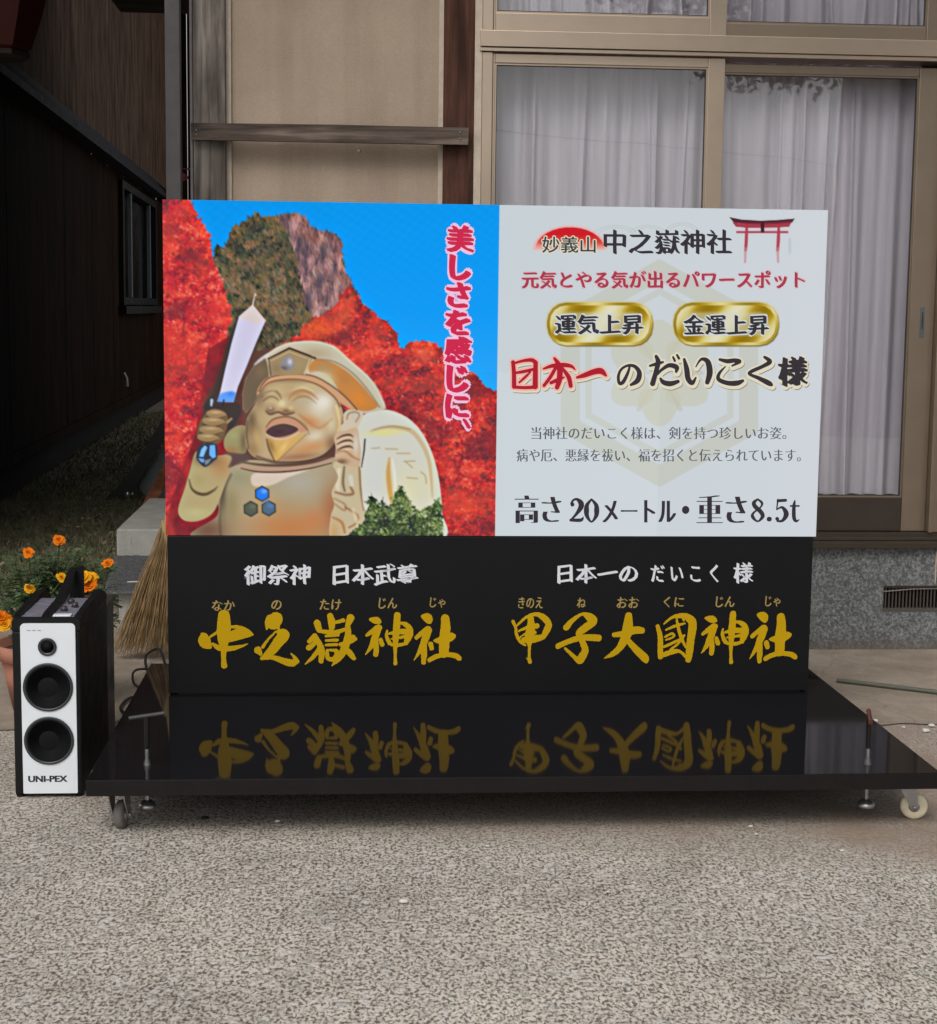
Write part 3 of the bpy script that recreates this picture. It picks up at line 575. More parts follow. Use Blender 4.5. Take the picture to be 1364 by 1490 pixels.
    # ---- sword
    A.poly([(300,530),(335,470),(335,640),(250,850),(200,900),(200,840)], (64, 56, 54), soft=4, alpha=.75)
    A.line([(376,448,3),(386,410,4),(388,402,2)], (206, 190, 178), soft=1); A.line([(382,440,1.2),(387,412,1.5)], (92, 66, 56), soft=.8)
    sw = A.poly([(376,445),(428,508),(388,600),(352,690),(318,770),(300,832),(236,830),(248,790),(268,700),(292,600),(322,492)], (205, 200, 226), soft=1, smooth=False)
    A.poly([(376,445),(428,508),(395,522),(330,500),(322,492)], (214, 198, 190), soft=2, alpha=.85, smooth=False, clip=sw)
    A.poly([(236,835),(248,800),(290,790),(310,800),(300,835)], (92, 150, 232), soft=3, clip=sw); A.blob(sw, 290, 800, 16, 12, (60, 130, 230), .8)
    gu = A.poly([(180,850),(205,815),(225,805),(232,840),(300,835),(320,838),(330,870),(300,930),(275,935),(280,890),(250,860),(200,868)], (62, 54, 52), soft=1.4)
    A.line([(214,825,6),(212,845,4)], (160, 178, 206), soft=1.4); A.line([(262,824,3),(258,845,3)], (40, 46, 80), soft=1)
    # fist
    ft = A.poly([(200,870),(225,858),(262,872),(278,900),(272,940),(255,985),(225,1000),(180,995),(155,970),(162,925),(180,890)], (112, 88, 60), soft=1.4)
    for (x, y, rx, ry) in [(232,880,40,17),(222,910,46,18),(212,944,48,18),(200,974,44,17)]:
        e = A.poly([(x+rx*math.cos(t), y+ry*math.sin(t)+.1*rx*math.cos(t)) for t in [k*math.pi/5 for k in range(10)]], (150, 120, 82), soft=1.6)
        A.blob(e, x-2, y-7, rx*.7, 7, (190, 162, 118), .9); A.line([(x-rx, y+10, 2), (x, y+ry+2, 3), (x+rx-4, y+8, 2)], (66, 52, 42), alpha=.8, soft=1.5)
    A.line([(276,912,5),(292,898,4)], (164, 132, 96), soft=1.4)
    # pommel
    pm = A.poly([(168,1002),(232,1000),(236,1050),(222,1066),(188,1090),(160,1068),(152,1045)], (56, 60, 72), soft=1.2)
    for (pts, c) in [([(186,1004),(196,1012),(180,1050),(164,1048),(172,1020)], (120, 176, 236)), ([(206,1004),(226,1002),(230,1050),(218,1056),(204,1042)], (104, 166, 238)), ([(160,1054),(185,1058),(182,1074),(168,1068)], (108, 150, 214)), ([(186,1064),(214,1056),(200,1076),(188,1084)], (120, 128, 140))]:
        A.poly(pts, c, soft=.9, smooth=False)
    # crest of three hexagons
    def hexa(cx, cy, r, rot=0): return [(cx + r * math.cos(math.radians(60 * k + rot)), cy + r * math.sin(math.radians(60 * k + rot))) for k in range(6)]
    for (cx, cy, c1, c2) in [(414, 1196, (44, 118, 226), (130, 176, 232)), (369, 1256, (88, 92, 78), (112, 112, 92)), (440, 1254, (84, 104, 120), (88, 128, 196))]:
        A.poly(hexa(cx, cy, 33, 28), (66, 70, 66), soft=1, smooth=False); h_ = A.poly(hexa(cx, cy, 26, 28), c1, soft=1, smooth=False)
        A.blob(h_, cx + 8, cy - 10, 16, 12, c2, .8)
    A.blob(None, 432, 1226, 12, 8, (70, 130, 226), .7)
    # ---- bush at the bottom right of the statue
    green = mixc((n1 - .3) * 1.6 + (nf - .5) * .9 - (Yg - .86) * 2.2, (44, 50, 44), (62, 78, 50), (104, 130, 62), (156, 168, 96))
    bu = A.poly([(745,1380),(770,1340),(820,1310),(832,1260),(840,1215),(850,1190),(862,1230),(880,1250),(890,1208),(900,1250),(930,1230),(945,1190),(965,1172),(985,1200),(1000,1235),(1040,1262),(1080,1250),(1100,1225),(1125,1215),(1132,1380)], green, rough=1.5, smooth=False, seed=8)
    for k in range(170):
        x = rngA.uniform(820, 1125); y = rngA.uniform(1185, 1350); c = [(150, 172, 92), (188, 196, 120), (60, 84, 48), (210, 208, 196)][k % 4 if k % 7 else 3]
        A.line([(x, y, 4), (x + rngA.uniform(-9, 9), y + rngA.uniform(-6, 6), 2)], c, clip=bu, alpha=.6)
    dabs(A, bu, 1100, (1.0, 2.2), [(40, 48, 40), (60, 80, 48), (100, 128, 60), (158, 172, 98), (206, 210, 180)], n1, 35, 1.4, None, .7, 1.6)
    # broad clumps of shade and glow through the maples, then a slight softening as on the real panel
    for (M_, sd_) in ((lm, 51), (fm, 52)):
        sh = vnoise(W, H, (38, 30), 2, sd_); cover = np.abs(A.im - blur(A.im, 1)).mean(2)
        redish = (M_ > .5) & (blur(A.im, 2)[..., 1] < .33) & (A.im[..., 0] > .3) & (A.im[..., 1] < .5) & (A.im[..., 0] > A.im[..., 2] * 1.7)
        A.blend(blur(redish.astype(float), 1) * M_ * np.clip((sh - .52) * 3.2, 0, .6), (112, 40, 50)); A.blend(blur(redish.astype(float), 1) * M_ * np.clip((.44 - sh) * 2.6, 0, .38), (232, 74, 56))
    A.im = A.im * .45 + blur(A.im, 1) * .55
    A.im = np.clip(A.im, 0, 1); A.im = np.clip(A.im + .30 * (A.im - blur(A.im, 2)) + .22 * (A.im - blur(A.im, 8)), 0, 1)
    A.im = .045 + A.im * .95
    left = A.im.copy()
    # ================= right half: white panel =================
    xr = (np.arange(W) >= .9985 * SG).astype(float)[None] * np.ones((H, 1))
    pan = mixc(Xg * .5, (194, 204, 209), (201, 210, 215), (208, 214, 220)); A.im = pan.copy()
    wm = (192, 194, 178); wl = (198, 210, 216)
    cx, cy = 668, 704
    def ring(rx, ry, sh, t, c, a):
        o = [(cx, cy - ry), (cx + rx, cy - ry * sh), (cx + rx, cy + ry * sh), (cx, cy + ry), (cx - rx, cy + ry * sh), (cx - rx, cy - ry * sh)]
        i = [(cx + (x - cx) * (1 - t / rx), cy + (y - cy) * (1 - t / rx)) for x, y in o]
        Mo = A.mask(np.array([gpx(*KR(*p)) for p in o]), 1.2) - A.mask(np.array([gpx(*KR(*p)) for p in i]), 1.2)
        A.blend(np.clip(Mo, 0, 1) * a, c)
    ring(400, 462, .52, 78, wm, .6); ring(300, 345, .52, 26, wm, .5)
    for k in range(6):
        a = math.radians(60 * k + 90); px, py = cx + 128 * math.cos(a), cy + 128 * math.sin(a) 
        P = []
        for j in range(12):
            t = 2 * math.pi * j / 12; rr = 84 * (1 + .12 * math.cos(3 * t)); P.append((px + rr * math.cos(t + a), py + rr * .95 * math.sin(t + a)))
        A.poly(P, (198, 197, 174), K=KR, alpha=.6, soft=1.5)
        a2 = a + math.radians(30)
        A.line([(cx + 40 * math.cos(a2), cy + 40 * math.sin(a2), 3), (cx + 170 * math.cos(a2), cy + 170 * math.sin(a2), 9)], (190, 192, 182), K=KR, alpha=.6, soft=1.5)
    A.poly([(cx+20*math.cos(t), cy+20*math.sin(t)) for t in [k*math.pi/4 for k in range(8)]], (205, 205, 190), K=KR)
    # faint wave arcs by the title
    for (x, y, rx) in [(490, 150, 90), (620, 150, 80), (760, 140, 70)]:
        for q in (1, .8): A.line([(x + rx * q * math.cos(math.radians(t)), y - 44 * q * math.sin(math.radians(t)), 1.2) for t in range(20, 165, 20)], (168, 172, 160), K=KR, alpha=.5)
    # rising sun
    P = [(305 + 150 * math.cos(math.radians(t)), 205 - 98 * math.sin(math.radians(t))) for t in range(0, 181, 12)]
    A.poly(P, (238, 176, 172), K=KR, soft=2.2, smooth=False, alpha=.9)
    P = [(305 + 140 * math.cos(math.radians(t)), 203 - 90 * math.sin(math.radians(t))) for t in range(0, 181, 12)]
    yy = gpx(*KR(305, 203))[1]; y0 = gpx(*KR(305, 113))[1]
    t = np.clip((np.arange(H)[:, None] - y0) / (yy - y0), 0, 1) * np.ones((1, W))
    sm = A.mask(np.array([gpx(*KR(*p)) for p in P]), 1)
    A.blend(sm * np.clip((1.02 - t) * 3, 0, 1), mixc(t, (204, 28, 44), (206, 30, 40), (214, 70, 56), (214, 130, 110)))
    # torii
    tor = (176, 62, 78)
    for (x0, x1) in [(655, 655), (920, 925)]:
        A.line([(x0 + 10, 200, 10), (x0 + 6, 330, 14), (x0, 420, 12)], tor, K=KT, soft=1)
        A.line([(x0, 410, 12), (x0 - 5 if x0 < 800 else x0 + 4, 520, 9)], (196, 130, 140), K=KT, soft=1.2, alpha=.7)
    A.line([(585, 272, 9), (1000, 272, 9)], tor, K=KT, soft=.9)
    A.poly([(545, 190), (600, 205), (700, 210), (900, 208), (1010, 198), (1035, 192), (1015, 228), (900, 236), (680, 238), (575, 228)], (172, 58, 72), K=KT, smooth=False)
    A.poly([(520, 148), (620, 168), (780, 178), (920, 172), (1062, 160), (1040, 194), (900, 206), (700, 208), (560, 196)], (74, 36, 48), K=KT, smooth=False)
    A.poly([(560, 186), (700, 196), (900, 194), (1035, 182), (1020, 200), (900, 210), (700, 212), (575, 202)], (150, 44, 62), K=KT, smooth=False, alpha=.8)
    A.line([(795, 205, 15), (795, 262, 15)], (70, 30, 42), K=KT, soft=.9, smooth=False)
    A.line([(1020, 330, 8), (1020, 440, 8)], (180, 188, 196), K=KT, soft=3, alpha=.8)
    # gold pills
    for (x0, x1) in [(212, 640), (724, 1150)]:
        y0, y1 = 418, 592; r = 78
        def pill(d, dx=0, dy=0):
            P = []; a, b, c, e = x0 + d + dx, x1 - d + dx, y0 + d + dy, y1 - d + dy; q = r - d
            for (ox, oy, s0) in [(b - q, c + q, -90), (b - q, e - q, 0), (a + q, e - q, 90), (a + q, c + q, 180)]:
                for k in range(5): P.append((ox + q * math.cos(math.radians(s0 + k * 22.5)), oy + q * math.sin(math.radians(s0 + k * 22.5))))
            return P
        A.poly(pill(-6), (206, 200, 160), K=KR, soft=2.5, smooth=False, alpha=.8)
        A.poly(pill(0, 3, 5), (90, 76, 48), K=KR, soft=2, smooth=False, alpha=.8)
        gx0 = gpx(*KR(x0, y0))[0]; gx1 = gpx(*KR(x1, y0))[0]; gy0 = gpx(*KR(x0, y0))[1]; gy1 = gpx(*KR(x0, y1))[1]
        s_ = (np.arange(W)[None] - gx0) / (gx1 - gx0) + (np.arange(H)[:, None] - gy0) / (gy1 - gy0) * .28
        wv = .5 + .5 * np.sin(s_ * 11.5 + .5); wv2 = .5 + .5 * np.sin(s_ * 11.5 + 2.6)
        A.poly(pill(0), mixc(wv2, (150, 122, 22), (190, 160, 50), (226, 212, 140)), K=KR, soft=1, smooth=False)
        A.poly(pill(12), mixc(wv, (146, 116, 14), (176, 142, 30), (214, 200, 120), (226, 222, 190)), K=KR, soft=1.6, smooth=False)
        A.poly(pill(40), (214, 214, 196), K=KR, soft=5, smooth=False, alpha=.55)
    A.im = left * (1 - xr[..., None]) + A.im * xr[..., None]
    # LED module joints: barely visible change every half metre
    rn = np.random.default_rng(11)
    for i in range(4):
        for j in range(2):
            A.im[int(j * H / 2):int((j + 1) * H / 2), int(i * W / 4):int((i + 1) * W / 4)] *= 1 + rn.uniform(-.012, .012)
    return np.clip(A.im, 0, 1)
# ---------------------------------------------------------------- lettering
def glyphs(body, offset=0.0):
    c = bpy.data.curves.new('lettering', 'FONT'); c.body = body; c.offset = offset; c.resolution_u = 3
    o = bpy.data.objects.new('lettering', c); COL.objects.link(o); bpy.context.view_layer.update()
    me = bpy.data.meshes.new_from_object(o.evaluated_get(bpy.context.evaluated_depsgraph_get()))
    n = len(me.vertices); co = np.zeros(n * 3); me.vertices.foreach_get('co', co); co = co.reshape(-1, 3)[:, :2]
    fs = [tuple(p.vertices) for p in me.polygons]
    COL.objects.unlink(o); bpy.data.objects.remove(o); bpy.data.curves.remove(c); bpy.data.meshes.remove(me)
    return co, fs
def lettering(body, box, mat, parent, depth, offset=0.0, nib=(0, 0, 1), shear=0, shift=(0, 0), grow=0, wob=0, to=None, slant=0, ring=0):
    """text fitted into box (left, top, right, bottom) of the sign face in design units; nib smears the
    strokes along one direction, as a broad pen or brush does"""
    co, fs = glyphs(body, offset)
    co0, _ = glyphs(body, 0.0) if offset else (co, None)
    co = co.copy(); x0, x1 = co0[:, 0].min(), co0[:, 0].max(); y0, y1 = co0[:, 1].min(), co0[:, 1].max()
    co[:, 1] += slant * (co[:, 0] % 1.0 - .5)
    x1 += abs(nib[0]); y1 += abs(nib[1])
    mb = MB(); n = nib[2]
    if ring: n = 10                      # a rounded outline: copies set round a circle
    for k in range(n):
        t = k / max(n - 1, 1)
        px = co[:, 0] + nib[0] * t; py = co[:, 1] + (nib[1] * t if nib[1] >= 0 else -nib[1] * (1 - t))
        if ring: px = co[:, 0] + nib[0] * .5 + ring * math.cos(k * .6283); py = co[:, 1] + abs(nib[1]) * .5 + ring * math.sin(k * .6283)
        if wob: px = px + wob * np.sin(co[:, 1] * 9 + co[:, 0] * 3); py = py + wob * np.sin(co[:, 0] * 11 + 1)
        px = px + shear * (py - y0)
        u = box[0] + (px - x0) / (x1 - x0) * (box[2] - box[0]) + shift[0]; v = box[3] - (py - y0) / (y1 - y0) * (box[3] - box[1]) + shift[1]
        if to: X, Z = to(u, v)
        else: X, Z = face(u, v)
        mb.add([(X[i], depth - k * .00003, Z[i]) for i in range(len(X))], fs)
    me = mb.mesh('lettering')
    return put('lettering', me, mat, parent)
def brush(strokes, mat, parent, depth, cell=.0011, rag=.25, grow=0, k=1.0, shift=(0, 0)):
    """brush characters: the union of tapering strokes (x, y, half width), filled as one outline"""
    S = []
    for st in strokes:
        P = np.array(st, float)
        if len(P) > 2: P = catmull(P, False, 5)
        X, Z = face(P[:, 0] + shift[0], P[:, 1] + shift[1]); S.append(np.stack([X, Z, np.maximum(P[:, 2] * k, .3) * 2.06e-3 + grow], 1))
    al = np.concatenate(S); x0, x1 = al[:, 0].min() - .02, al[:, 0].max() + .02; z0, z1 = al[:, 1].min() - .02, al[:, 1].max() + .02
    nx, nz = int((x1 - x0) / cell) + 2, int((z1 - z0) / cell) + 2
    gx = x0 + np.arange(nx) * cell; gz = z0 + np.arange(nz) * cell; D = np.full((nz, nx), -1.0)
    for P in S:
        for i in range(len(P) - 1):
            ax, az, aw = P[i]; bx, bz, bw = P[i + 1]; pad = max(aw, bw) + 3 * cell
            i0 = max(int((min(ax, bx) - pad - x0) / cell), 0); i1 = min(int((max(ax, bx) + pad - x0) / cell) + 2, nx)
            j0 = max(int((min(az, bz) - pad - z0) / cell), 0); j1 = min(int((max(az, bz) + pad - z0) / cell) + 2, nz)
            X, Z = np.meshgrid(gx[i0:i1], gz[j0:j1]); ex, ez = bx - ax, bz - az; L = ex * ex + ez * ez + 1e-12
            t = np.clip(((X - ax) * ex + (Z - az) * ez) / L, 0, 1); d = aw + (bw - aw) * t - np.hypot(X - ax - t * ex, Z - az - t * ez)
            D[j0:j1, i0:i1] = np.maximum(D[j0:j1, i0:i1], d)
    D += (vnoise(nx, nz, (5, 5), 2, 3) - .5) * cell * 2 * rag
    vs = []; fs = []; idx = {}
    def V(key, x, z):
        if key not in idx: idx[key] = len(vs); vs.append((x, depth, z))
        return idx[key]
    ins = D > 0
    anyc = ins[:-1, :-1] | ins[1:, :-1] | ins[:-1, 1:] | ins[1:, 1:]
    for j, i in zip(*np.nonzero(anyc)):
        cs = [(i, j), (i + 1, j), (i + 1, j + 1), (i, j + 1)]; poly = []
        for k in range(4):
            (ai, aj), (bi, bj) = cs[k], cs[(k + 1) % 4]; da, db = D[aj, ai], D[bj, bi]
            if da > 0: poly.append(V((ai, aj), gx[ai], gz[aj]))
            if (da > 0) != (db > 0):
                t = da / (da - db); poly.append(V((min(ai, bi), min(aj, bj), 'h' if aj == bj else 'v'), gx[ai] + (gx[bi] - gx[ai]) * t, gz[aj] + (gz[bj] - gz[aj]) * t))
        if len(poly) > 2: fs.append(tuple(poly))
    me = bpy.data.meshes.new('lettering'); me.from_pydata(vs, [], fs); me.update()
    return put('lettering', me, mat, parent)
G1 = [ # naka
 [(300,232,50),(300,350,60),(296,450,50),(298,560,27),(297,640,20),(302,705,26)], [(110,430,34),(118,480,52),(165,528,18)], [(95,410,16),(110,450,40)], [(160,440,8),(240,385,13)],
 [(350,342,12),(430,340,16),(520,375,18),(566,412,12)], [(345,440,42),(440,408,48),(540,410,22)], [(195,500,13),(260,540,24),(380,540,22),(470,520,12),(525,498,3)],
 # no
 [(770,285,72),(790,265,60)], [(715,300,28),(705,355,10)], [(800,320,30),(815,350,14)], [(790,385,8),(720,455,10),(665,530,14)], [(622,560,34),(645,592,18)],
 [(815,385,20),(865,415,50),(815,480,46),(755,560,40),(690,620,26),(655,636,12)], [(660,635,18),(760,628,20),(860,660,28),(940,680,32),(990,665,20)], [(932,588,4),(962,620,14),(980,650,20)]]
G1 = [[(280 + x / 6.495, 860 + y / 6.495, w / 6.495) for x, y, w in s] for s in G1]
GT = [ # take, in its own scale
 [(684,344,11),(690,370,13),(690,398,9)], [(632,372,12),(640,398,11)], [(640,404,7),(700,410,8),(748,396,6)], [(765,352,14),(752,386,8)], [(700,372,5),(735,362,8)],
 [(622,424,10),(602,446,8)], [(600,470,11),(612,462,9),(634,440,7)], [(630,432,8),(650,480,12),(648,524,9)], [(640,478,9),(612,512,7),(585,535,2)],
 [(668,424,5),(716,420,6)], [(668,442,5),(712,440,6)], [(668,460,5),(710,458,6)], [(672,482,6),(676,512,8),(700,514,8),(710,484,7),(680,480,4)],
 [(724,458,7),(760,448,8),(784,436,7)], [(754,372,6),(756,410,11),(746,460,14),(724,505,12),(692,541,3)], [(742,470,9),(762,492,11),(778,512,8)], [(776,428,9),(770,436,8)]]
GT = [[(230 + x / 2.728, 770 + y / 2.728, w / 2.728) for x, y, w in s] for s in GT]
GJ = [ # jin
 [(388,268,14),(440,278,32),(476,292,14)], [(352,418,14),(400,385,22),(455,352,30),(470,345,24)], [(460,370,24),(430,440,30),(390,530,20),(340,600,4)], [(430,470,26),(440,540,24),(436,600,22)], [(482,460,18),(496,505,20)],
 [(545,372,8),(538,420,14),(560,480,18),(592,510,12)], [(640,228,28),(636,300,30),(628,400,30),(622,500,22),(620,600,13),(622,685,17)], [(665,302,10),(710,312,20),(755,352,26),(748,420,34),(722,488,20)], [(560,500,10),(640,512,16),(728,495,14)], [(556,405,8),(640,385,22),(720,385,26)], [(585,452,8),(660,440,12),(720,430,18)],
 # ja
 [(880,238,16),(925,252,40),(940,285,26)], [(822,440,18),(870,400,22),(930,362,30)], [(940,372,26),(905,450,32),(862,550,22),(798,652,4)], [(893,520,24),(892,600,26),(888,675,20)], [(955,500,22),(965,542,20)],
 [(1092,258,36),(1096,340,42),(1086,450,46),(1080,585,42)], [(992,468,12),(1050,465,32),(1120,440,42),(1160,428,28),(1182,426,12)], [(945,652,20),(1010,618,22),(1100,602,20),(1190,612,24),(1225,636,22)]]
GJ = [[(480 + x / 6.495, 860 + y / 6.495, w / 6.495) for x, y, w in s] for s in GJ]
GK = [ # ki, ne, oo
 [(45,288,14),(70,350,13),(80,420,14),(115,480,13),(160,512,9)], [(82,330,7),(160,255,13),(260,218,18),(335,252,28),(380,310,28),(368,360,30),(335,425,24)], [(150,462,26),(230,455,34),(325,435,24)], [(212,262,26),(215,340,36),(200,430,42),(200,520,15),(198,620,13),(205,668,18)], [(172,632,4),(200,655,16)], [(100,378,9),(180,345,16),(270,330,24)], [(108,442,6),(160,405,10),(250,392,16)],
 [(548,345,28),(610,275,20),(700,218,14),(775,252,38),(800,290,36),(725,350,34),(670,400,30),(700,480,26),(728,560,30),(692,630,36),(672,662,26),(612,612,17),(540,545,13)], [(470,522,24),(560,480,24),(680,442,26),(780,440,30),(852,444,30)],
 [(1000,415,20),(1100,400,28),(1200,370,34),(1262,372,28)], [(1138,232,30),(1130,330,44),(1110,430,42),(1050,540,30),(980,600,22),(908,634,3)], [(1130,465,24),(1200,545,30),(1285,628,36),(1302,662,20)]]
GK = [[(740 + x / 6.495, 860 + y / 6.495, w / 6.495) for x, y, w in s] for s in GK]
GU = [ # kuni
 [(98,290,15),(120,380,20),(120,470,22),(122,545,20)], [(150,272,6),(220,218,12),(310,205,22),(372,238,32),(388,285,32),(372,400,30),(362,500,28),(352,570,22)], [(130,535,18),(220,502,20),(285,502,12),(342,555,12)],
 [(168,322,7),(240,290,11),(322,268,8)], [(256,232,8),(268,300,12),(296,390,13),(332,468,8)], [(162,378,9),(218,352,10),(230,378,9),(168,405,7)], [(152,462,10),(216,432,12),(278,402,9)], [(205,482,7),(262,440,10),(318,368,9)], [(310,235,9),(318,246,6)]]
GU = [[(940 + x / 5.683, 860 + y / 5.683, w / 5.683) for x, y, w in s] for s in GU]
GJ2 = [[(x + 488.5, y - 1.8, w) for x, y, w in s] for s in GJ]

def sc(strokes, ox, oy, k): return [[(ox + x / k, oy + y / k, w / k) for x, y, w in s] for s in strokes]
NI = sc([[(40,160,13),(48,250,14),(50,372,15)], [(55,168,8),(130,148,10),(200,142,13),(235,162,14)], [(236,165,15),(233,260,17),(232,372,18)], [(68,252,9),(140,240,11),(215,222,10)], [(95,335,7),(150,285,9),(190,245,6)], [(60,376,11),(140,380,11),(225,376,12)],
 [(305,217,7),(380,192,13),(480,185,15),(545,197,11),(577,226,4)], [(398,128,9),(440,195,18),(442,300,19),(420,378,15)], [(405,215,12),(362,290,12),(308,362,11)], [(470,218,10),(520,290,15),(538,365,14)], [(368,338,11),(430,312,13),(482,290,5)],
 [(594,292,9),(660,272,16),(740,243,19),(800,238,20),(842,276,8)]], 740, 500, 5.93)
NO = sc([[(1048,195,7),(1030,255,10),(990,332,13),(957,340,11),(950,280,10),(975,222,9),(1030,190,9),(1090,197,12),(1130,250,16),(1115,318,18),(1058,356,9)]], 740, 500, 5.93)
DA = sc([[(1275,110,11),(1292,160,17),(1272,250,16),(1245,345,18)], [(1222,192,8),(1290,172,12),(1335,160,7)]], 740, 500, 5.93) + sc([[(-18,252,9),(20,215,10),(80,180,14),(140,196,16),(138,232,9)], [(8,290,8),(32,320,15),(90,332,17),(152,314,12)], [(112,112,7),(126,142,8)], [(144,94,7),(160,122,9)],
 [(204,130,9),(224,210,17),(236,290,17),(270,326,14),(300,282,6)], [(300,192,4),(345,130,9),(398,150,17),(415,240,20),(395,320,15)],
 [(498,132,9),(560,146,14),(620,140,14),(662,150,12),(600,184,6)], [(545,190,4),(495,245,10),(488,295,13),(560,326,15),(640,327,17),(688,308,10)],
 [(868,112,9),(912,150,15),(850,190,12),(765,228,12),(742,252,9),(820,286,13),(900,326,17),(926,342,10)]], 960, 500, 5.683)
DG = sc([[(313,104,9),(311,98,8)], [(308,100,4),(315,86,5),(332,80,6),(350,96,12),(350,116,12),(330,146,7),(304,174,4)], [(306,172,7),(350,172,8),(361,158,2)],
 [(397,80,4),(378,105,9),(375,130,12),(378,155,9),(397,180,4),(417,155,9),(420,130,12),(417,105,9),(397,80,4)],
 [(1130,80,4),(1113,96,9),(1120,114,10),(1142,134,10),(1152,156,9),(1130,178,4),(1108,158,8),(1112,140,5),(1142,116,4),(1149,97,6),(1130,80,4)],
 [(1180,168,11),(1182,168,11)], [(1219,82,4),(1214,124,3)], [(1220,87,7),(1253,85,7)], [(1214,126,3),(1238,116,6),(1256,145,12),(1240,174,7),(1216,177,4)], [(1215,166,8),(1217,167,8)],
 [(1294,86,3),(1290,110,8),(1290,160,9),(1300,177,6),(1313,170,2)], [(1275,110,4),(1312,110,4)]], 730, 700, 3.031)
# ================================================================ THE SETTING
rng = random.Random(7)
def sheet(name, pts, z, mat, **p):
    me = bpy.data.meshes.new(name); me.from_pydata([(x, y, z) for x, y in pts], [], [tuple(range(len(pts)))]); me.update()
    o = put(name, me, mat); o['kind'] = 'structure'; return o
sheet('ground', [(-300, -300), (300, -300), (300, 300), (-300, 300)], 0, M_AGG)
edge = []
r5 = np.random.default_rng(2)
for i in range(90):
    x = 6 - i * (7.9 / 89); edge.append((x, .22 + .05 * math.sin(x * 2.1) + r5.normal(0, .012)))
sheet('concrete_apron', [(6, 1.5)] + edge + [(-1.9, 2.25), (-1.2, 2.35), (-.7, 2.75), (-.03, 2.9), (-.03, 1.5)], .004, M_APRON)
sheet('soil', [(-2.3, 2.1), (-.6, 2.5), (.0, 2.7), (.0, 24), (-2.3, 24)], .008, M_SOIL)
# ================================================================ THE HOUSE
house = thing('house', 'tan plastered house with weathered posts and bronze sliding windows behind the illuminated sign', 'house', (2.5, 1.4, 0))
YP = 1.42
MB().box(.089, .905, YP, YP + .08, .418, 3.75).build('plaster_wall', M_PLASTER, house)
MB().box(-.031, .087, 1.365, 1.48, .418, 3.75, .004).build('corner_post', M_POSTL, house, label='grey weathered square corner post')
MB().box(.905, 1.019, 1.375, 1.48, .418, 3.75, .004).build('post', M_POSTR, house, label='dark red-brown square post beside the window')
MB().box(.0875, .106, 1.405, 1.4195, .418, 3.75).build('trim_strip', M_TRIM, house)
MB().box(.886, .9035, 1.405, 1.4195, .418, 3.75).build('trim_strip', M_TRIM, house)
bt = MB().prism([(-.036, 1.951), (.995, 1.951), (.997, 2.014), (.5, 2.0155), (-.038, 2.012)], 'y', 1.335, 1.3635).build('batten', M_BATTEN, house, label='horizontal weathered batten nailed across both posts')
MB().lathe([(0, -.004), (.006, -.003), (.009, 0)], (.585, 1.4195, 1.928), 'y', 8).build('paint_flake', M_TRIM, house)
for (x, z) in [(-.018, 1.985), (-.018, 1.968), (.965, 1.995), (.965, 1.972)]:
    MB().lathe([(0, -.002), (.004, -.0015), (.005, 0)], (x, 1.335, z), 'y', 10).build('nail_head', M_NAIL, bt)
MB().box(1.0195, 1.047, 1.378, 1.47, .445, 3.75).build('window_trim', M_TRIM, house)
# plinth with the vent opening left free
VX0, VX1, VZ0, VZ1 = 2.678, 3.10, .154, .262
pl = MB()
pl.box(-.04, VX0, 1.385, 1.55, -.05, .416).box(VX1, 6, 1.385, 1.55, -.05, .416).box(VX0, VX1, 1.385, 1.55, -.05, VZ0).box(VX0, VX1, 1.385, 1.55, VZ1, .416)
pl.build('plinth', M_PLINTH, house)
vent = MB()
vent.box(VX0 + .001, VX1 - .001, 1.40, 1.412, VZ1 - .011, VZ1 - .001).box(VX0 + .001, VX1 - .001, 1.40, 1.412, VZ0 + .001, VZ0 + .015).box(VX0 + .001, VX0 + .008, 1.40, 1.412, VZ0 + .015, VZ1 - .011).box(VX1 - .008, VX1 - .001, 1.40, 1.412, VZ0 + .015, VZ1 - .011)
vent = vent.build('air_vent', plain('vent_metal', (.10, .085, .07), .5, .3), house)
gb = MB(); x = VX0 + .014
while x < VX1 - .01: gb.box(x, x + .0055, 1.402, 1.410, VZ0 + .0155, VZ1 - .0115); x += .0143
gb.build('grille_bars', plain('vent_bars', (.085, .065, .055), .5, .3), vent)
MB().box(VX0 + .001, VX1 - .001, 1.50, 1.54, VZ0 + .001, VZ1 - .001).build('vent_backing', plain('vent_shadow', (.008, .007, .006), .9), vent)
MB().tube([(VX0 + .004, 1.398, .236), (VX0 + .05, 1.396, .240), (VX0 + .12, 1.397, .246), (VX0 + .23, 1.398, .248)], .003, 6).build('bent_wire', M_PIPE, vent)
MB().box(2.885, 2.889, 1.381, 1.3845, .27, .40).build('joint_strip', M_TRIM, house)
# ---- aluminium window wall
def fr(mb, x0, x1, z0, z1, y0, y1): mb.box(x0, x1, y0, y1, z0, z1, .0025)
MB().box(1.0475, 1.088, 1.383, 1.50, .4555, 2.300, .002).build('jamb', M_BRONZE, house)
MB().box(1.0475, 1.088, 1.383, 1.50, 2.381, 3.75, .002).build('jamb', M_BRONZE, house)
MB().box(1.0385, 6, 1.365, 1.50, 2.318, 2.3785, .002).build('transom_rail', M_BRONZE, house)
MB().box(1.0385, 6, 1.372, 1.50, 2.3015, 2.3165, .002).build('transom_lip', M_BRONZE, house)
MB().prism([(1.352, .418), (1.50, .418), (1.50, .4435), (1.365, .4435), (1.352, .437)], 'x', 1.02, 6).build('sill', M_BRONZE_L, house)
MB().box(1.048, 6, 1.372, 1.50, .4445, .4585, .002).box(1.048, 6, 1.395, 1.5, .4585, .474).build('track', M_BRONZE_L, house)
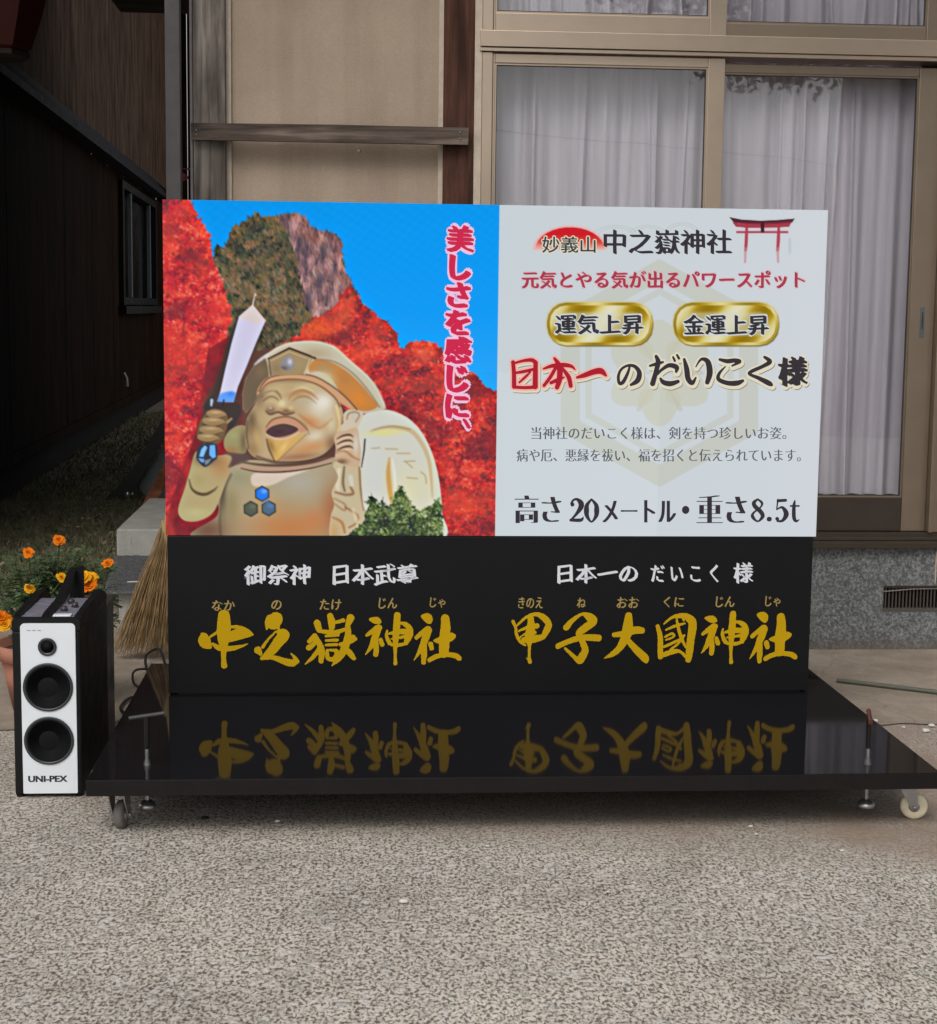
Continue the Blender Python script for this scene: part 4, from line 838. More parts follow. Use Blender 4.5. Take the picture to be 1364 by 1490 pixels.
def sash(x0, x1, z0, z1, y, st, top, bot, label, bm_=M_BRONZE):
    """st: stile widths (left, right); top/bot rail heights"""
    m = MB(); fr(m, x0, x0 + st[0], z0, z1, y, y + .03); fr(m, x1 - st[1], x1, z0, z1, y, y + .03)
    fr(m, x0 + st[0], x1 - st[1], z1 - top, z1, y + .003, y + .028)
    if bot < .1: fr(m, x0 + st[0], x1 - st[1], z0, z0 + bot, y + .003, y + .028)
    o = m.build('sash', bm_, house, label=label)
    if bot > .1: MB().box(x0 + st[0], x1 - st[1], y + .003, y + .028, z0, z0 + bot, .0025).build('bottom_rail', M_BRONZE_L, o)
    a, b, c, d = x0 + st[0], x1 - st[1], z0 + bot, z1 - top; q = .006; g = MB()
    for t in (0, 1):
        a2, b2, c2, d2 = a + t * q * 1.1, b - t * q * 1.1, c + t * q * 1.1, d - t * q * 1.1; yy = y + .007 + t * .004
    # bead: lighter inner frame, then a dark rubber line against the glass
    g.box(a, a + q, y + .008, y + .02, c, d).box(b - q, b, y + .008, y + .02, c, d).box(a + q, b - q, y + .008, y + .02, d - q, d).box(a + q, b - q, y + .008, y + .02, c, c + q)
    g.build('glazing_bead', bm_, o)
    a, b, c, d = a + q, b - q, c + q, d - q; q = .003; g = MB()
    g.box(a, a + q, y + .010, y + .02, c, d).box(b - q, b, y + .010, y + .02, c, d).box(a + q, b - q, y + .010, y + .02, d - q, d).box(a + q, b - q, y + .010, y + .02, c, c + q)
    g.build('rubber_seal', M_BRONZE_D, o)
    MB().box(a + q, b - q, y + .013, y + .017, c + q, d - q).build('pane', M_GLASS, o)
    return o
s1 = sash(1.089, 1.979, .476, 2.298, 1.392, (.009, .065), .036, .135, 'left sliding sash, nearer track')
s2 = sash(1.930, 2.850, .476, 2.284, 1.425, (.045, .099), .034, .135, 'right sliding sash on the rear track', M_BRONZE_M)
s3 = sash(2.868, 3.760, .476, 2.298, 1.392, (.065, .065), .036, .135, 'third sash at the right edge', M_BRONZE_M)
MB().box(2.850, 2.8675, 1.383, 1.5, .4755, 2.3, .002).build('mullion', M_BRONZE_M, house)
s4 = sash(1.089, 1.979, 2.380, 3.30, 1.392, (.009, .065), .036, .068, 'upper left sash')
MB().box(1.0890, 6, 1.38, 1.50, 3.305, 3.75).build('upper_wall', M_PLASTER, house)
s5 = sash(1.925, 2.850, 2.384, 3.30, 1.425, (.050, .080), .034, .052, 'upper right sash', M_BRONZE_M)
lk = MB().box(2.793, 2.811, 1.4225, 1.4248, 1.245, 1.365, .0008).build('latch', M_ALU, s2)
MB().box(2.799, 2.805, 1.4212, 1.4224, 1.28, 1.345).build('latch_slot', M_BRONZE_D, s2)
# closing shell of the house: side wall, room behind the curtains, eaves
MB().box(-.028, .06, 1.56, 9, 0, 3.75).build('side_wall', M_DWALL, house)
MB().box(.061, 6, 3.4, 3.5, 0, 3.75).build('inner_wall', M_ROOMD, house)
MB().box(.061, 6, 1.551, 3.399, .02, .40).build('inner_floor', M_ROOMD, house)
MB().box(5.95, 6.05, 1.551, 9, .41, 3.75).build('end_wall', M_PLASTER, house)
MB().box(-1.352, 6.6, .62, 9.4, 3.751, 3.85).build('eave_boards', M_EAVE, house)
MB().prism([(.50, 3.85), (9.5, 3.85), (9.5, 3.91), (4.9, 5.85), (.50, 3.91)], 'x', -1.40, 6.7).build('roof', M_TILE, house)
for i in range(16):
    x = -.6 + i * .45
    MB().box(x, x + .05, .68, 1.36, 3.68, 3.75).build('rafter', M_EAVE, house)
MB().box(-.116, -.062, 1.19, 1.245, 0, 3.74, .003).build('steel_post', M_POST, None, (-.09, 1.2, 0), label='dark grey square steel post standing left of the weathered corner post', category='post')
MB().tube([(-.037, 1.352, .02), (-.037, 1.352, 3.7)], .0055, 10).build('conduit', M_PIPE, None, (-.037, 1.352, 0), label='thin grey conduit pipe running up the edge of the corner post', category='pipe')
# ---- curtains
def curtain(x0, x1, z0, z1, seed, label, amp=.036):
    r = random.Random(seed); n = int((x1 - x0) / .005); m = 26; vs = []; fs = []; ph = [r.uniform(0, 6.28) for _ in range(6)]
    kn = [(r.uniform(x0, x1), r.uniform(.010, .026), r.uniform(-.05, .05)) for _ in range(int((x1 - x0) / .085))]
    for j in range(m + 1):
        t = j / m; z = z1 + (z0 - z1) * t
        for i in range(n + 1):
            x = x0 + (x1 - x0) * i / n
            y = amp * (.45 * math.sin(x * 46 + ph[0] + 1.2 * math.sin(x * 6 + ph[1]) + .5 * t) + .35 * math.sin(x * 83 + ph[2] + .9 * t * math.sin(x * 5))) * (.55 + .6 * t)
            for (kx, kw, kd) in kn:
                d = (x - kx - kd * t) / kw
                if abs(d) < 3: y -= amp * 1.25 * math.exp(-d * d * 1.8) * (.5 + .5 * t)
            vs.append((x, 1.55 + y, z + (.004 * math.sin(x * 40) if j == m else 0)))
    for j in range(m):
        for i in range(n): a = j * (n + 1) + i; fs.append((a, a + 1, a + n + 2, a + n + 1))
    me = bpy.data.meshes.new('curtain'); me.from_pydata(vs, [], fs); me.polygons.foreach_set('use_smooth', [True] * len(fs)); me.update()
    o = put('curtain', me, M_CURT, None, ((x0 + x1) / 2, 1.535, z0)); o['label'] = label; o['category'] = 'curtain'; o['group'] = 'pale curtains hanging behind the windows'
    hem = MB(); hv = []; 
    for i in range(n + 1):
        v = vs[m * (n + 1) + i]; hv += [(v[0], v[1] - .002, z0), (v[0], v[1] - .002, z0 + .022)]
    hem.add(hv, [(2*i, 2*i+2, 2*i+3, 2*i+1) for i in range(n)], True); me = hem.mesh('hem'); put('hem', me, M_CURT, o)
curtain(1.06, 1.955, .60, 2.31, 1, 'pale pleated curtain in the lower left pane, partly hidden by the sign')
curtain(1.965, 2.795, .612, 2.31, 2, 'pale pleated curtain hanging full length in the lower right pane right of the sign')
curtain(2.88, 3.8, .60, 2.31, 5, 'pale curtain at the third sash by the right picture edge')
curtain(1.06, 1.955, 2.36, 3.32, 3, 'short pale curtain behind the upper left transom pane')
curtain(1.965, 2.86, 2.36, 3.32, 4, 'short pale curtain behind the upper right transom pane')
# ================================================================ THE ALLEY ON THE LEFT
barn = thing('dark_building', 'dark brown boarded building with a narrow window along the left side of the alley', 'building', (-1.9, 12, 0))
def wx(y): return -1.61 - .0236 * y
def slab(y0, y1, z0, z1, t0, t1):
    """a slab along the wall from y0 to y1, between t0 and t1 in front of the wall face"""
    m = MB(); return m.add([(wx(y0)+t0,y0,z0),(wx(y0)+t1,y0,z0),(wx(y1)+t1,y1,z0),(wx(y1)+t0,y1,z0),(wx(y0)+t0,y0,z1),(wx(y0)+t1,y0,z1),(wx(y1)+t1,y1,z1),(wx(y1)+t0,y1,z1)],
        [(0,3,2,1),(4,5,6,7),(0,1,5,4),(1,2,6,5),(2,3,7,6),(3,0,4,7)])
# boards of the lower wall, butted with an open joint
y = 3.0; 
while y < 22:
    w_ = .9
    if not (12.6 < y < 16.6):
        slab(y, min(y + w_ - .005, 13.34 if y < 13.34 else 99), .30, 2.74, -.02, rng.uniform(0, .006)).build('board', M_DWALL, barn)
    y += w_
slab(12.75, 13.33, .30, 2.74, -.02, .003).build('board', M_DWALL, barn)
slab(13.34, 17.4, .30, 1.33, -.02, .003).build('board', M_DWALL, barn)
slab(13.34, 17.4, 2.68, 2.74, -.02, .003).build('board', M_DWALL, barn)
slab(3.0, 22, 0, .295, -.05, -.03).build('foundation', M_ROOMD, barn)
slab(3.0, 22, .24, .32, -.03, .03).build('base_rail', M_DWALL, barn)
slab(3.0, 22, 2.985, 6.2, -.06, 0).build('upper_wall', M_DWALLU, barn)
cm = MB(); cm.add([(wx(3)+0,3,2.99),(wx(3)+.16,3,2.80),(wx(17.6)+.16,17.6,2.80),(wx(17.6),17.6,2.99),(wx(3)+0,3,2.745),(wx(3)+.16,3,2.745),(wx(17.6)+.16,17.6,2.745),(wx(17.6),17.6,2.745)], [(0,1,2,3),(4,7,6,5),(0,4,5,1),(3,2,6,7),(1,5,6,2),(0,3,7,4)]); cm.build('lower_canopy', M_CANOPY, barn)
wf = MB()
for (a, b, c, d) in [(13.34, 13.50, 1.34, 2.67), (17.22, 17.40, 1.34, 2.67), (13.5, 17.22, 2.59, 2.67), (13.5, 17.22, 1.34, 1.42)]: 
    v = slab(a, b, c, d, -.04, .05); wf.add(v.v, v.f)
wf = wf.build('window', M_FRAMED, barn)
for yb in (14.25, 16.5):
    slab(yb, yb + .12, 1.425, 2.585, .0, .04).build('window_bar', M_ALU, wf)
slab(13.5, 17.22, 1.425, 2.585, -.04, -.03).build('pane', plain('dark_glass', (.01, .012, .014), .08), wf)
slab(13.2, 17.55, 1.24, 1.325, .0, .09).build('window_sill', M_FRAMED, wf)
MB().box(-3.6, -1.3, 3, 22, 6.2, 6.35).build('roof', M_EAVE, barn)  # unseen roof, its overhang added to keep the alley dark
MB().box(-3.6, -3.5, 3, 22, 0, 6.19).build('rear_wall', M_DWALL, barn)
# small pale bracket on that wall
MB().tube([(wx(13.5)+.02, 13.5, .60), (wx(13.5)+.05, 13.5, .54), (wx(13.5)+.055, 13.5, .45)], .014, 8).build('pale_hook', plain('pale_paint', (.45, .42, .40), .6), barn)
fence = thing('board_fence', 'dark board fence closing the far end of the alley', 'fence', (-1, 22, 0))
for i in range(16): MB().box(-3.5 + i * .25, -3.5 + i * .25 + .24, 22.05, 22.08, 0, 9.2 + .03 * (i % 3)).build('board', M_DWALL, fence)  # boards carried up high to block the bright sky above the alley
MB().prism([(-.545, 2.205), (-.485, 2.163), (-.49, 2.15), (-.545, 2.12)], 'y', 6, 6.01).build('red_cloth', M_REDC, None, (-.51, 6, 2.1), label='small faded red scrap of cloth showing in the gap beside the steel post', category='cloth')
MB().tube([(-.60, 6, 2.215), (-.45, 6, 2.21)], .006, 6).build('clothes_pole', M_PIPE, None, (-.52, 6, 2.21), label='thin grey rod carrying the red scrap in the gap by the corner post', category='rod')
# hanging dark red lantern at the top left corner
lan = thing('lantern', 'dark red tapered lantern hanging at the top left corner', 'lantern', (-1.12, 3, 2.47))
MB().lathe([(.0, -.005), (.165, -.005), (.185, .02), (.20, .03), (.245, .16), (.285, .30), (.30, .5), (.27, .72), (.2, .8)], (-1.12, 3, 2.475), 'z', 8, False).build('lantern_shade', M_LANT, lan)
MB().lathe([(.172, 0), (.192, .0), (.192, .022), (.172, .022)], (-1.12, 3, 2.466), 'z', 8, False).build('bottom_ring', M_EAVE, lan)
MB().tube([(-1.12, 3, 3.27), (-1.12, 3, 4.2), (-1.7, 3, 4.25)], .02, 8).build('hanger', M_EAVE, lan)
# grass
def blades(name, n, area, h, mat, seed, dens=None):
    r = np.random.default_rng(seed); x = r.uniform(area[0], area[1], n); y = area[2] + (area[3] - area[2]) * r.random(n) ** 1.7
    a = r.uniform(0, 2 * np.pi, n); hh = h * r.uniform(.3, 1.2, n); w_ = r.uniform(.0018, .004, n) * (1 + y * .1); ln = hh * r.uniform(.2, .9, n); b = r.uniform(0, 2 * np.pi, n)
    vs = np.zeros((n, 3, 3)); vs[:, 0] = np.stack([x - np.cos(a) * w_, y - np.sin(a) * w_, np.full(n, .006)], 1); vs[:, 1] = np.stack([x + np.cos(a) * w_, y + np.sin(a) * w_, np.full(n, .006)], 1)
    vs[:, 2] = np.stack([x + np.cos(b) * ln, y + np.sin(b) * ln, hh], 1)
    me = bpy.data.meshes.new(name); me.from_pydata(vs.reshape(-1, 3).tolist(), [], np.arange(n * 3).reshape(-1, 3).tolist()); me.update()
    return put(name, me, mat)
o = blades('grass', 38000, (-2.1, -.1, 2.75, 16), .055, M_GRASS, 4); o['kind'] = 'stuff'; o['label'] = 'short dark grass and moss along the alley floor'; o['category'] = 'grass'
lt = MB()
for k in range(1500):
    x, y = rng.uniform(-1.6, -.2), 2.5 + 9 * rng.random() ** 1.8; s_ = rng.uniform(.008, .022); a = rng.uniform(0, 6.3); t = rng.uniform(.1, .9); zz = rng.uniform(.012, .04)
    P = [Vector((math.cos(a + q) * s_ * f, math.sin(a + q) * s_ * f, math.sin(q) * s_ * t * .6)) + Vector((x, y, zz)) for q, f in ((0, 1), (1.2, .5), (3.14, 1), (4.5, .5))]
    lt.add(P, [(0, 1, 2, 3)])
wd = MB()
for k in range(2600):
    x, y = rng.uniform(-1.7, -.15), 2.45 + 8 * rng.random() ** 1.9; nl = rng.randint(3, 5); a0 = rng.uniform(0, 6.3); zz = rng.uniform(.01, .045)
    for q in range(nl):
        a = a0 + q * 6.283 / nl; d = Vector((math.cos(a), math.sin(a), rng.uniform(-.1, .5))); L_ = rng.uniform(.012, .03); sdv = Vector((-d.y, d.x, 0)) * L_ * .32; c0 = Vector((x, y, zz))
        wd.add([c0, c0 + d * L_ * .55 + sdv, c0 + d * L_, c0 + d * L_ * .55 - sdv], [(0, 1, 2, 3)])
o = put('ground_weeds', wd.mesh('ground_weeds'), M_LEAF); o['kind'] = 'stuff'; o['label'] = 'low leafy weeds among the grass at the mouth of the alley'; o['category'] = 'weeds'
o = put('leaf_litter', lt.mesh('leaf_litter'), M_LITTER); o['kind'] = 'stuff'; o['label'] = 'scattered dry leaves lying in the dark grass'; o['category'] = 'leaves'
# leaning board, plank, stones
lb = thing('leaning_board', 'dark teal panel with a black slanting frame leaning at the end of the grass', 'board', (-.9, 6.5, 0))
MB().prism([(-.905, .10), (-.69, .43), (-.60, .62), (-.45, .62), (-.45, .0), (-.83, .0)], 'y', 6.55, 6.58).build('panel', M_TEAL, lb)
MB().prism([(-1.12, 0), (-.90, .0), (-.885, .035), (-.90, .11), (-.62, .60), (-.60, .72), (-.66, .66), (-.96, .17), (-1.12, .008)], 'y', 6.46, 6.52).build('frame', M_BLKST, lb)
MB().lathe([(.0, -.01), (.02, -.01), (.02, 0)], (-.96, 6.455, .05), 'y', 12).lathe([(.0, -.01), (.013, -.01), (.013, 0)], (-.925, 6.455, .052), 'y', 12).build('bolt', M_ZINC, lb)
MB().add([(-.775,5.2,.0),(-.70,5.2,.0),(-.50,5.5,.40),(-.56,5.5,.44),(-.775,5.24,.0),(-.70,5.24,.0),(-.50,5.54,.40),(-.56,5.54,.44)], [(0,1,2,3),(7,6,5,4),(0,4,5,1),(1,5,6,2),(2,6,7,3),(3,7,4,0)]).build('wooden_plank', M_ORWOOD, None, (-.65, 5.3, 0), label='orange-brown plank lying against the pale step behind the sign', category='plank')
MB().box(-.56, -.02, 2.985, 4.3, 0, .27, .008).build('concrete_step', M_BLOCK, None, (-.3, 3.6, 0), label='pale square concrete step block, the higher and farther of the steps', category='step')
MB().box(-.423, -.02, 2.03, 2.60, 0, .128, .006).build('stone_step', M_BLOCK, None, (-.2, 2.3, 0), label='low pale stone step under the dark slab beside the broom', category='step')
r5 = np.random.default_rng(9); nxs, nys = 26, 36; vs = []; fs = []
for j in range(nys + 1):
    for i in range(nxs + 1):
        u, v = i / nxs, j / nys; y = 1.98 + .99 * v; xl = -.47 - .10 * v - .008 * math.sin(v * 7); x = xl + (-.02 - xl) * u
        vs.append((x, y, .140 + .010 * v * (1 - u) + .0012 * r5.normal() - (.006 if i in (0, nxs) or j in (0, nys) else 0)))
n0 = len(vs); fs = [(j*(nxs+1)+i, j*(nxs+1)+i+1, (j+1)*(nxs+1)+i+1, (j+1)*(nxs+1)+i) for j in range(nys) for i in range(nxs)]
rim = [i for i in range(nxs + 1)] + [(j*(nxs+1)+nxs) for j in range(1, nys + 1)] + [nys*(nxs+1)+i for i in range(nxs - 1, -1, -1)] + [j*(nxs+1) for j in range(nys - 1, 0, -1)]
for a in rim: vs.append((vs[a][0], vs[a][1], .1285 if vs[a][1] < 2.6 else .10))
fs += [(rim[k], rim[(k+1) % len(rim)], n0 + (k+1) % len(rim), n0 + k) for k in range(len(rim))]
MB().add(vs, fs, True).build('stone_slab', M_SLATE, None, (-.25, 2.5, .13), label='rough dark grey stone slab lying on the low step behind the speaker', category='slab')
MB().tube([(-.40, 2.14, .152), (-.33, 2.13, .156), (-.27, 2.135, .156)], [.002, .004, .002], 6).build('white_streak', M_PEB, None, (-.33, 2.13, .15), label='short white stick lying on the dark stone slab', category='streak')  # thin pale streak raised on the slab top
# broom
br = thing('broom', 'straw garden broom standing on its bristles behind the left edge of the sign', 'broom', (-.15, 1.28, 0))
st = []; sf = []; r6 = random.Random(3)
bm_ = MB()
for k in range(420):
    a = r6.uniform(0, 6.283); q = math.sqrt(r6.random()); bx, by = .125 * q * math.cos(a), .05 * q * math.sin(a)
    top = Vector((-.135 + bx * .16, 1.27 + by * .3, .50 + r6.uniform(-.02, .03))); bot = Vector((-.205 + bx * 1.05 - .015, 1.24 + by, .012 + r6.uniform(0, .05)))
    mid = top.lerp(bot, .5) + Vector((r6.gauss(.006, .008), r6.gauss(0, .006), 0)); w_ = r6.uniform(.0010, .0022)
    P = [top, top.lerp(mid, .5) + Vector((.004, 0, 0)), mid, mid.lerp(bot, .55) + Vector((r6.gauss(0, .003), 0, 0)), bot]
    bm_.tube(P, [w_, w_, w_, w_ * .8, w_ * .4], 3, False)
    if k % 3 == 0:
        b2 = mid.lerp(bot, r6.uniform(.1, .6)); bm_.tube([b2, b2 + Vector((r6.gauss(-.01, .012), r6.gauss(0, .006), -.09))], [w_ * .7, w_ * .3], 3, False)
o = bm_.build('bristles', M_STRAW, br); o['kind'] = 'stuff'
MB().tube([(-.139, 1.27, .44), (-.136, 1.27, .53)], .02, 12).build('binding', M_BAMBOO, br)
MB().tube([(-.137, 1.27, .50), (-.10, 1.30, .9), (-.075, 1.32, 1.25)], .010, 10).build('handle', M_BAMBOO, br)
# ================================================================ BEHIND THE CAMERA (seen in the panes)
tree = thing('cedar_tree', 'tall broad cedar standing in the yard, mirrored in the window panes', 'tree', (6.4, -10.6, 0))
MB().tube([(6.4, -10.6, -.1), (6.42, -10.6, 2), (6.38, -10.6, 5), (6.3, -10.5, 9)], [.56, .46, .40, .2], 16).build('trunk', M_BARK, tree)
lm_ = MB(); ra = random.Random(12); bl = MB()
tips = [((6.3, -10.6, 5.2), (4.6, -10.3, 5.0), (3.5, -10.2, 4.6), 3), ((6.3, -10.6, 5.0), (5.2, -10.0, 4.6), (4.9, -9.8, 3.75), 3), ((6.3, -10.6, 5.5), (4.9, -11, 6.0), (2.4, -11, 5.5), 3), ((6.3, -10.6, 5.6), (8.4, -10.6, 5.8), (9.5, -10.2, 5.0), 3), ((6.3, -10.6, 5.2), (7.4, -10, 5.2), (7.6, -9.8, 4.4), 3), ((6.3,-10.6,6.5),(4,-11.5,7),(1.6,-12,6.6),3), ((6.3,-10.6,7),(8,-11.5,7.4),(9.6,-12,6.8),3), ((6.3,-10.6,5.0),(5.6,-10.1,4.5),(5.35,-9.9,3.9),2)]
for a, b, c, n_ in tips:
    P = [Vector(a), Vector(b), Vector(c)]; bl.tube(P, [.09, .055, .015], 8)
    for k in range(330):
        t = .25 + .75 * ra.random(); p = P[0].lerp(P[1], t * 2) if t < .5 else P[1].lerp(P[2], t * 2 - 1)
        s_ = .22 + .55 * ra.random() * (1.2 - t); q = p + Vector((ra.gauss(0, s_), ra.gauss(0, s_), ra.gauss(.12, s_ * .6)))
        for kk in range(7):
            q2 = q + Vector((ra.gauss(0, .07), ra.gauss(0, .07), ra.gauss(0, .07))); d = Vector((ra.gauss(0, 1), ra.gauss(0, 1), ra.gauss(-.3, 1))).normalized() * .06; e = d.cross(Vector((ra.gauss(0, 1), ra.gauss(0, 1), 1))).normalized() * .028
            lm_.add([q2 - d, q2 + e, q2 + d, q2 - e], [(0, 1, 2, 3)])
bl.build('branches', M_BARK, tree)
for k in range(9000):
    th = ra.uniform(0, 6.28); rr = 3.6 * math.sqrt(ra.random()); z = 6.2 + 4 * ra.random(); q = Vector((6.2 + rr * math.cos(th), -10.9 + rr * math.sin(th), z))
    d = Vector((ra.gauss(0, 1), ra.gauss(0, 1), ra.gauss(0, 1))).normalized() * .16; e = d.cross(Vector((ra.gauss(0, 1), ra.gauss(0, 1), 1))).normalized() * .09
    lm_.add([q - d, q + e, q + d, q - e], [(0, 1, 2, 3)])
o = put('crown', lm_.mesh('crown'), M_TREELEAF, tree); o['kind'] = 'stuff'
wire = MB().tube([(-8 + i * 1.5, -14, 3.62 - .125 * (i - 7) + .004 * (i - 8) ** 2) for i in range(18)], .007, 6).build('overhead_wire', M_CABLEB, None, (4, -14, 0)); wire['label'] = 'overhead wire crossing the yard, mirrored in the left pane'; wire['category'] = 'wire'
for (px, py) in ((-8, -14), (17.5, -14)):
    o = MB().tube([(px, py, 0), (px, py, 6.5)], [.14, .10], 14).build('utility_pole', M_BLOCK, None, (px, py, 0)); o['label'] = 'concrete utility pole carrying the %s end of the yard wire' % ('left' if px < 0 else 'right'); o['category'] = 'pole'
# ================================================================ THE ILLUMINATED SIGN ON ITS TROLLEY
PT = .155
sign = thing('led_display_sign', 'large lit LED display with autumn statue picture on a glossy black wheeled platform', 'display sign', (1, 0, 0))
MB().box(-.102, 2.09, -.927, .46, .119, PT, .0015).build('platform', M_GLOSS, sign, label='glossy black platform board')
MB().box(-.1035, 2.0915, -.9285, .4615, .113, .1535, .001).build('platform_edge', M_EDGE, sign)
MB().box(.004, 1.992, .0, .16, PT + .005, .6455, .0015).build('lower_panel', M_PANEL, sign, label='black lower panel with gold shrine names')
MB().box(.03, 1.97, .012, .15, PT, PT + .005).build('shadow_gap', M_CAB, sign)
MB().box(.0, 2.0, .0008, .09, .648, 1.648).build('cabinet', M_CAB, sign)
for x in (.12, .98, 1.84):
    MB().box(x, x + .04, .162, .20, PT, 1.6).build('rear_upright', M_POST, sign)
    MB().tube([(x + .02, .19, 1.3), (x + .02, .44, PT + .005)], .012, 8).build('rear_brace', M_POST, sign)
# the lit picture
art = draw_screen(); gh, gw = art.shape[:2]
xs = np.linspace(0, 2, gw); zs = np.linspace(1.648, .648, gh)
V_ = np.zeros((gh, gw, 3)); V_[..., 0] = xs[None]; V_[..., 1] = 0; V_[..., 2] = zs[:, None]
i0 = (np.arange(gh - 1)[:, None] * gw + np.arange(gw - 1)[None]).ravel(); F_ = np.stack([i0, i0 + gw, i0 + gw + 1, i0 + 1], 1)
me = bpy.data.meshes.new('screen'); me.vertices.add(gh * gw); me.vertices.foreach_set('co', V_.ravel())
me.loops.add(F_.size); me.loops.foreach_set('vertex_index', F_.ravel().astype(np.int32)); me.polygons.add(len(F_))
me.polygons.foreach_set('loop_start', (np.arange(len(F_)) * 4).astype(np.int32)); me.update(calc_edges=True)
la = np.where(art <= .04045, art / 12.92, ((art + .055) / 1.055) ** 2.4)
ca = me.color_attributes.new('light', 'FLOAT_COLOR', 'POINT'); ca.data.foreach_set('color', np.concatenate([la, np.ones((gh, gw, 1))], 2).ravel().astype(np.float32))
screen = put('screen', me, m_screen(), sign, label='lit screen: laughing golden statue with sword, red maples, and white notice panel')
E_BLK = emis('lit_black', (56, 52, 58)); E_BLK2 = emis('lit_grey_black', (92, 94, 102)); E_BLK3 = emis('lit_title_black', (62, 66, 74)); E_RED = emis('lit_red', (172, 34, 50)); E_RED2 = emis('lit_crimson', (172, 58, 76)); E_MAG = emis('lit_crimson_vertical', (205, 44, 78))
E_CRM = emis('lit_cream', (222, 216, 192)); E_WHT = emis('lit_white', (208, 214, 216)); E_PNK = emis('lit_pink_halo', (240, 196, 222)); E_SAL = emis('lit_salmon_halo', (238, 178, 166)); E_SHD = emis('lit_brown_edge', (146, 130, 100)); E_PAL = emis('lit_pale_pink', (212, 182, 190))
def L(body, box, mat, **k): return lettering(body, box, mat, screen, **k)
D1, D2, D3 = -.0006, -.0009, -.0012
L('妙義山', (789, 344, 867, 368), E_CRM, depth=D1, nib=(.03, -.02, 1), ring=.07); L('妙義山', (789, 344, 867, 368), E_BLK3, depth=D2, nib=(.03, -.02, 3))
L('中之嶽神社', (878, 333.5, 1066, 370.5), E_BLK, depth=D2, offset=-.010, nib=(.085, -.045, 5), wob=.006)
L('元気とやる気が出るパワースポット', (759, 394, 1172, 420.5), E_PAL, depth=D1, nib=(.05, -.03, 1), ring=.06, slant=.03); L('元気とやる気が出るパワースポット', (759, 394, 1172, 420.5), E_RED2, depth=D2, offset=-.008, nib=(.095, -.05, 5), wob=.006, slant=.03)
for b, bx in (('運気上昇', (807, 457, 937, 487)), ('金運上昇', (994, 457.5, 1119.5, 488))):
    L(b, bx, E_WHT, depth=D1, nib=(.07, -.04, 1), ring=.075, slant=.05); L(b, bx, E_BLK, depth=D2, offset=-.008, nib=(.10, -.05, 5), wob=.008, slant=.05)
for g, hc, c in ((NI, E_SAL, E_RED), (NO, E_CRM, E_BLK), (DA, E_CRM, E_BLK)):
    brush(g, E_SHD, screen, -.0002, grow=.0065, shift=(2.2, 3.8)); brush(g, E_CRM, screen, -.00045, grow=.0070, shift=(1.2, 2.4)); brush(g, hc, screen, -.0007, grow=.0062); brush(g, c, screen, -.0010, k=1.32, rag=.1)
brush(DG, E_BLK, screen, -.0009, rag=.05)
for b, bx, hc, c in (('様', (1132, 519, 1176, 562), E_CRM, E_BLK),):
    L(b, bx, E_SHD, depth=-.0002, shift=(2.2, 3.8), nib=(.10, -.04, 1), ring=.07, slant=.07); L(b, bx, E_CRM, depth=-.00055, shift=(1.2, 2.4), nib=(.10, -.04, 1), ring=.075, slant=.07); L(b, bx, hc, depth=-.0009, nib=(.10, -.04, 1), ring=.06, slant=.07); L(b, bx, c, depth=-.0013, offset=.004, nib=(.11, -.05, 4), wob=.012, slant=.07)
L('当神社のだいこく様は、剣を持つ珍しいお姿。', (773, 621, 1145, 639.5), E_BLK2, depth=D2, offset=-.014, nib=(.065, 0, 3)); L('病や厄、悪縁を祓い、福を招くと伝えられています。', (751.5, 653, 1166, 672), E_BLK2, depth=D2, offset=-.014, nib=(.065, 0, 3))
L('高さ', (748.5, 720, 818, 762), E_BLK, depth=D2, offset=-.018, nib=(.14, 0, 6)); L('メートル', (876, 727, 985, 761), E_BLK, depth=D2, offset=-.018, nib=(.125, 0, 6)); L('・', (992.5, 736, 1003.5, 748), E_BLK, depth=D2)
L('重さ', (1013, 720, 1088, 762), E_BLK, depth=D2, offset=-.018, nib=(.14, 0, 6))
for b, bx in (('美', (650, 328, 690, 367)), ('し', (654, 370, 686, 408)), ('さ', (650, 411, 685, 448)), ('を', (648, 451, 685, 488)), ('感', (647, 490, 687, 529)), ('じ', (650, 531, 683, 571)), ('に', (648, 573, 683, 609)), ('、', (673, 609, 685, 624))):
    L(b, bx, E_PNK, depth=D1, nib=(.12, -.05, 1), ring=.13); L(b, bx, E_MAG, depth=D3, offset=.01, nib=(.12, -.05, 5), wob=.01)
lp = [o for o in sign.children if o.name.startswith('lower_panel')][0]
def P_(body, box, mat, **k): return lettering(body, box, mat, lp, depth=-.0004, **k)
P_('御祭神', (355, 821, 453, 851), M_WHITEF, offset=-.010, nib=(.085, -.045, 5), wob=.02, slant=.13); P_('日本武尊', (484, 820, 609, 851), M_WHITEF, offset=-.010, nib=(.085, -.045, 5), wob=.02, slant=.13)
P_('日本一の', (811, 820, 929, 849), M_WHITEF, offset=-.010, nib=(.085, -.045, 5), wob=.02, slant=.13); P_('だ い こ く', (947, 821, 1046, 848), M_WHITEF, offset=-.010, nib=(.085, -.045, 5), wob=.012); P_('様', (1067, 818, 1097, 849), M_WHITEF, offset=-.010, nib=(.085, -.045, 5), wob=.012, slant=.07)
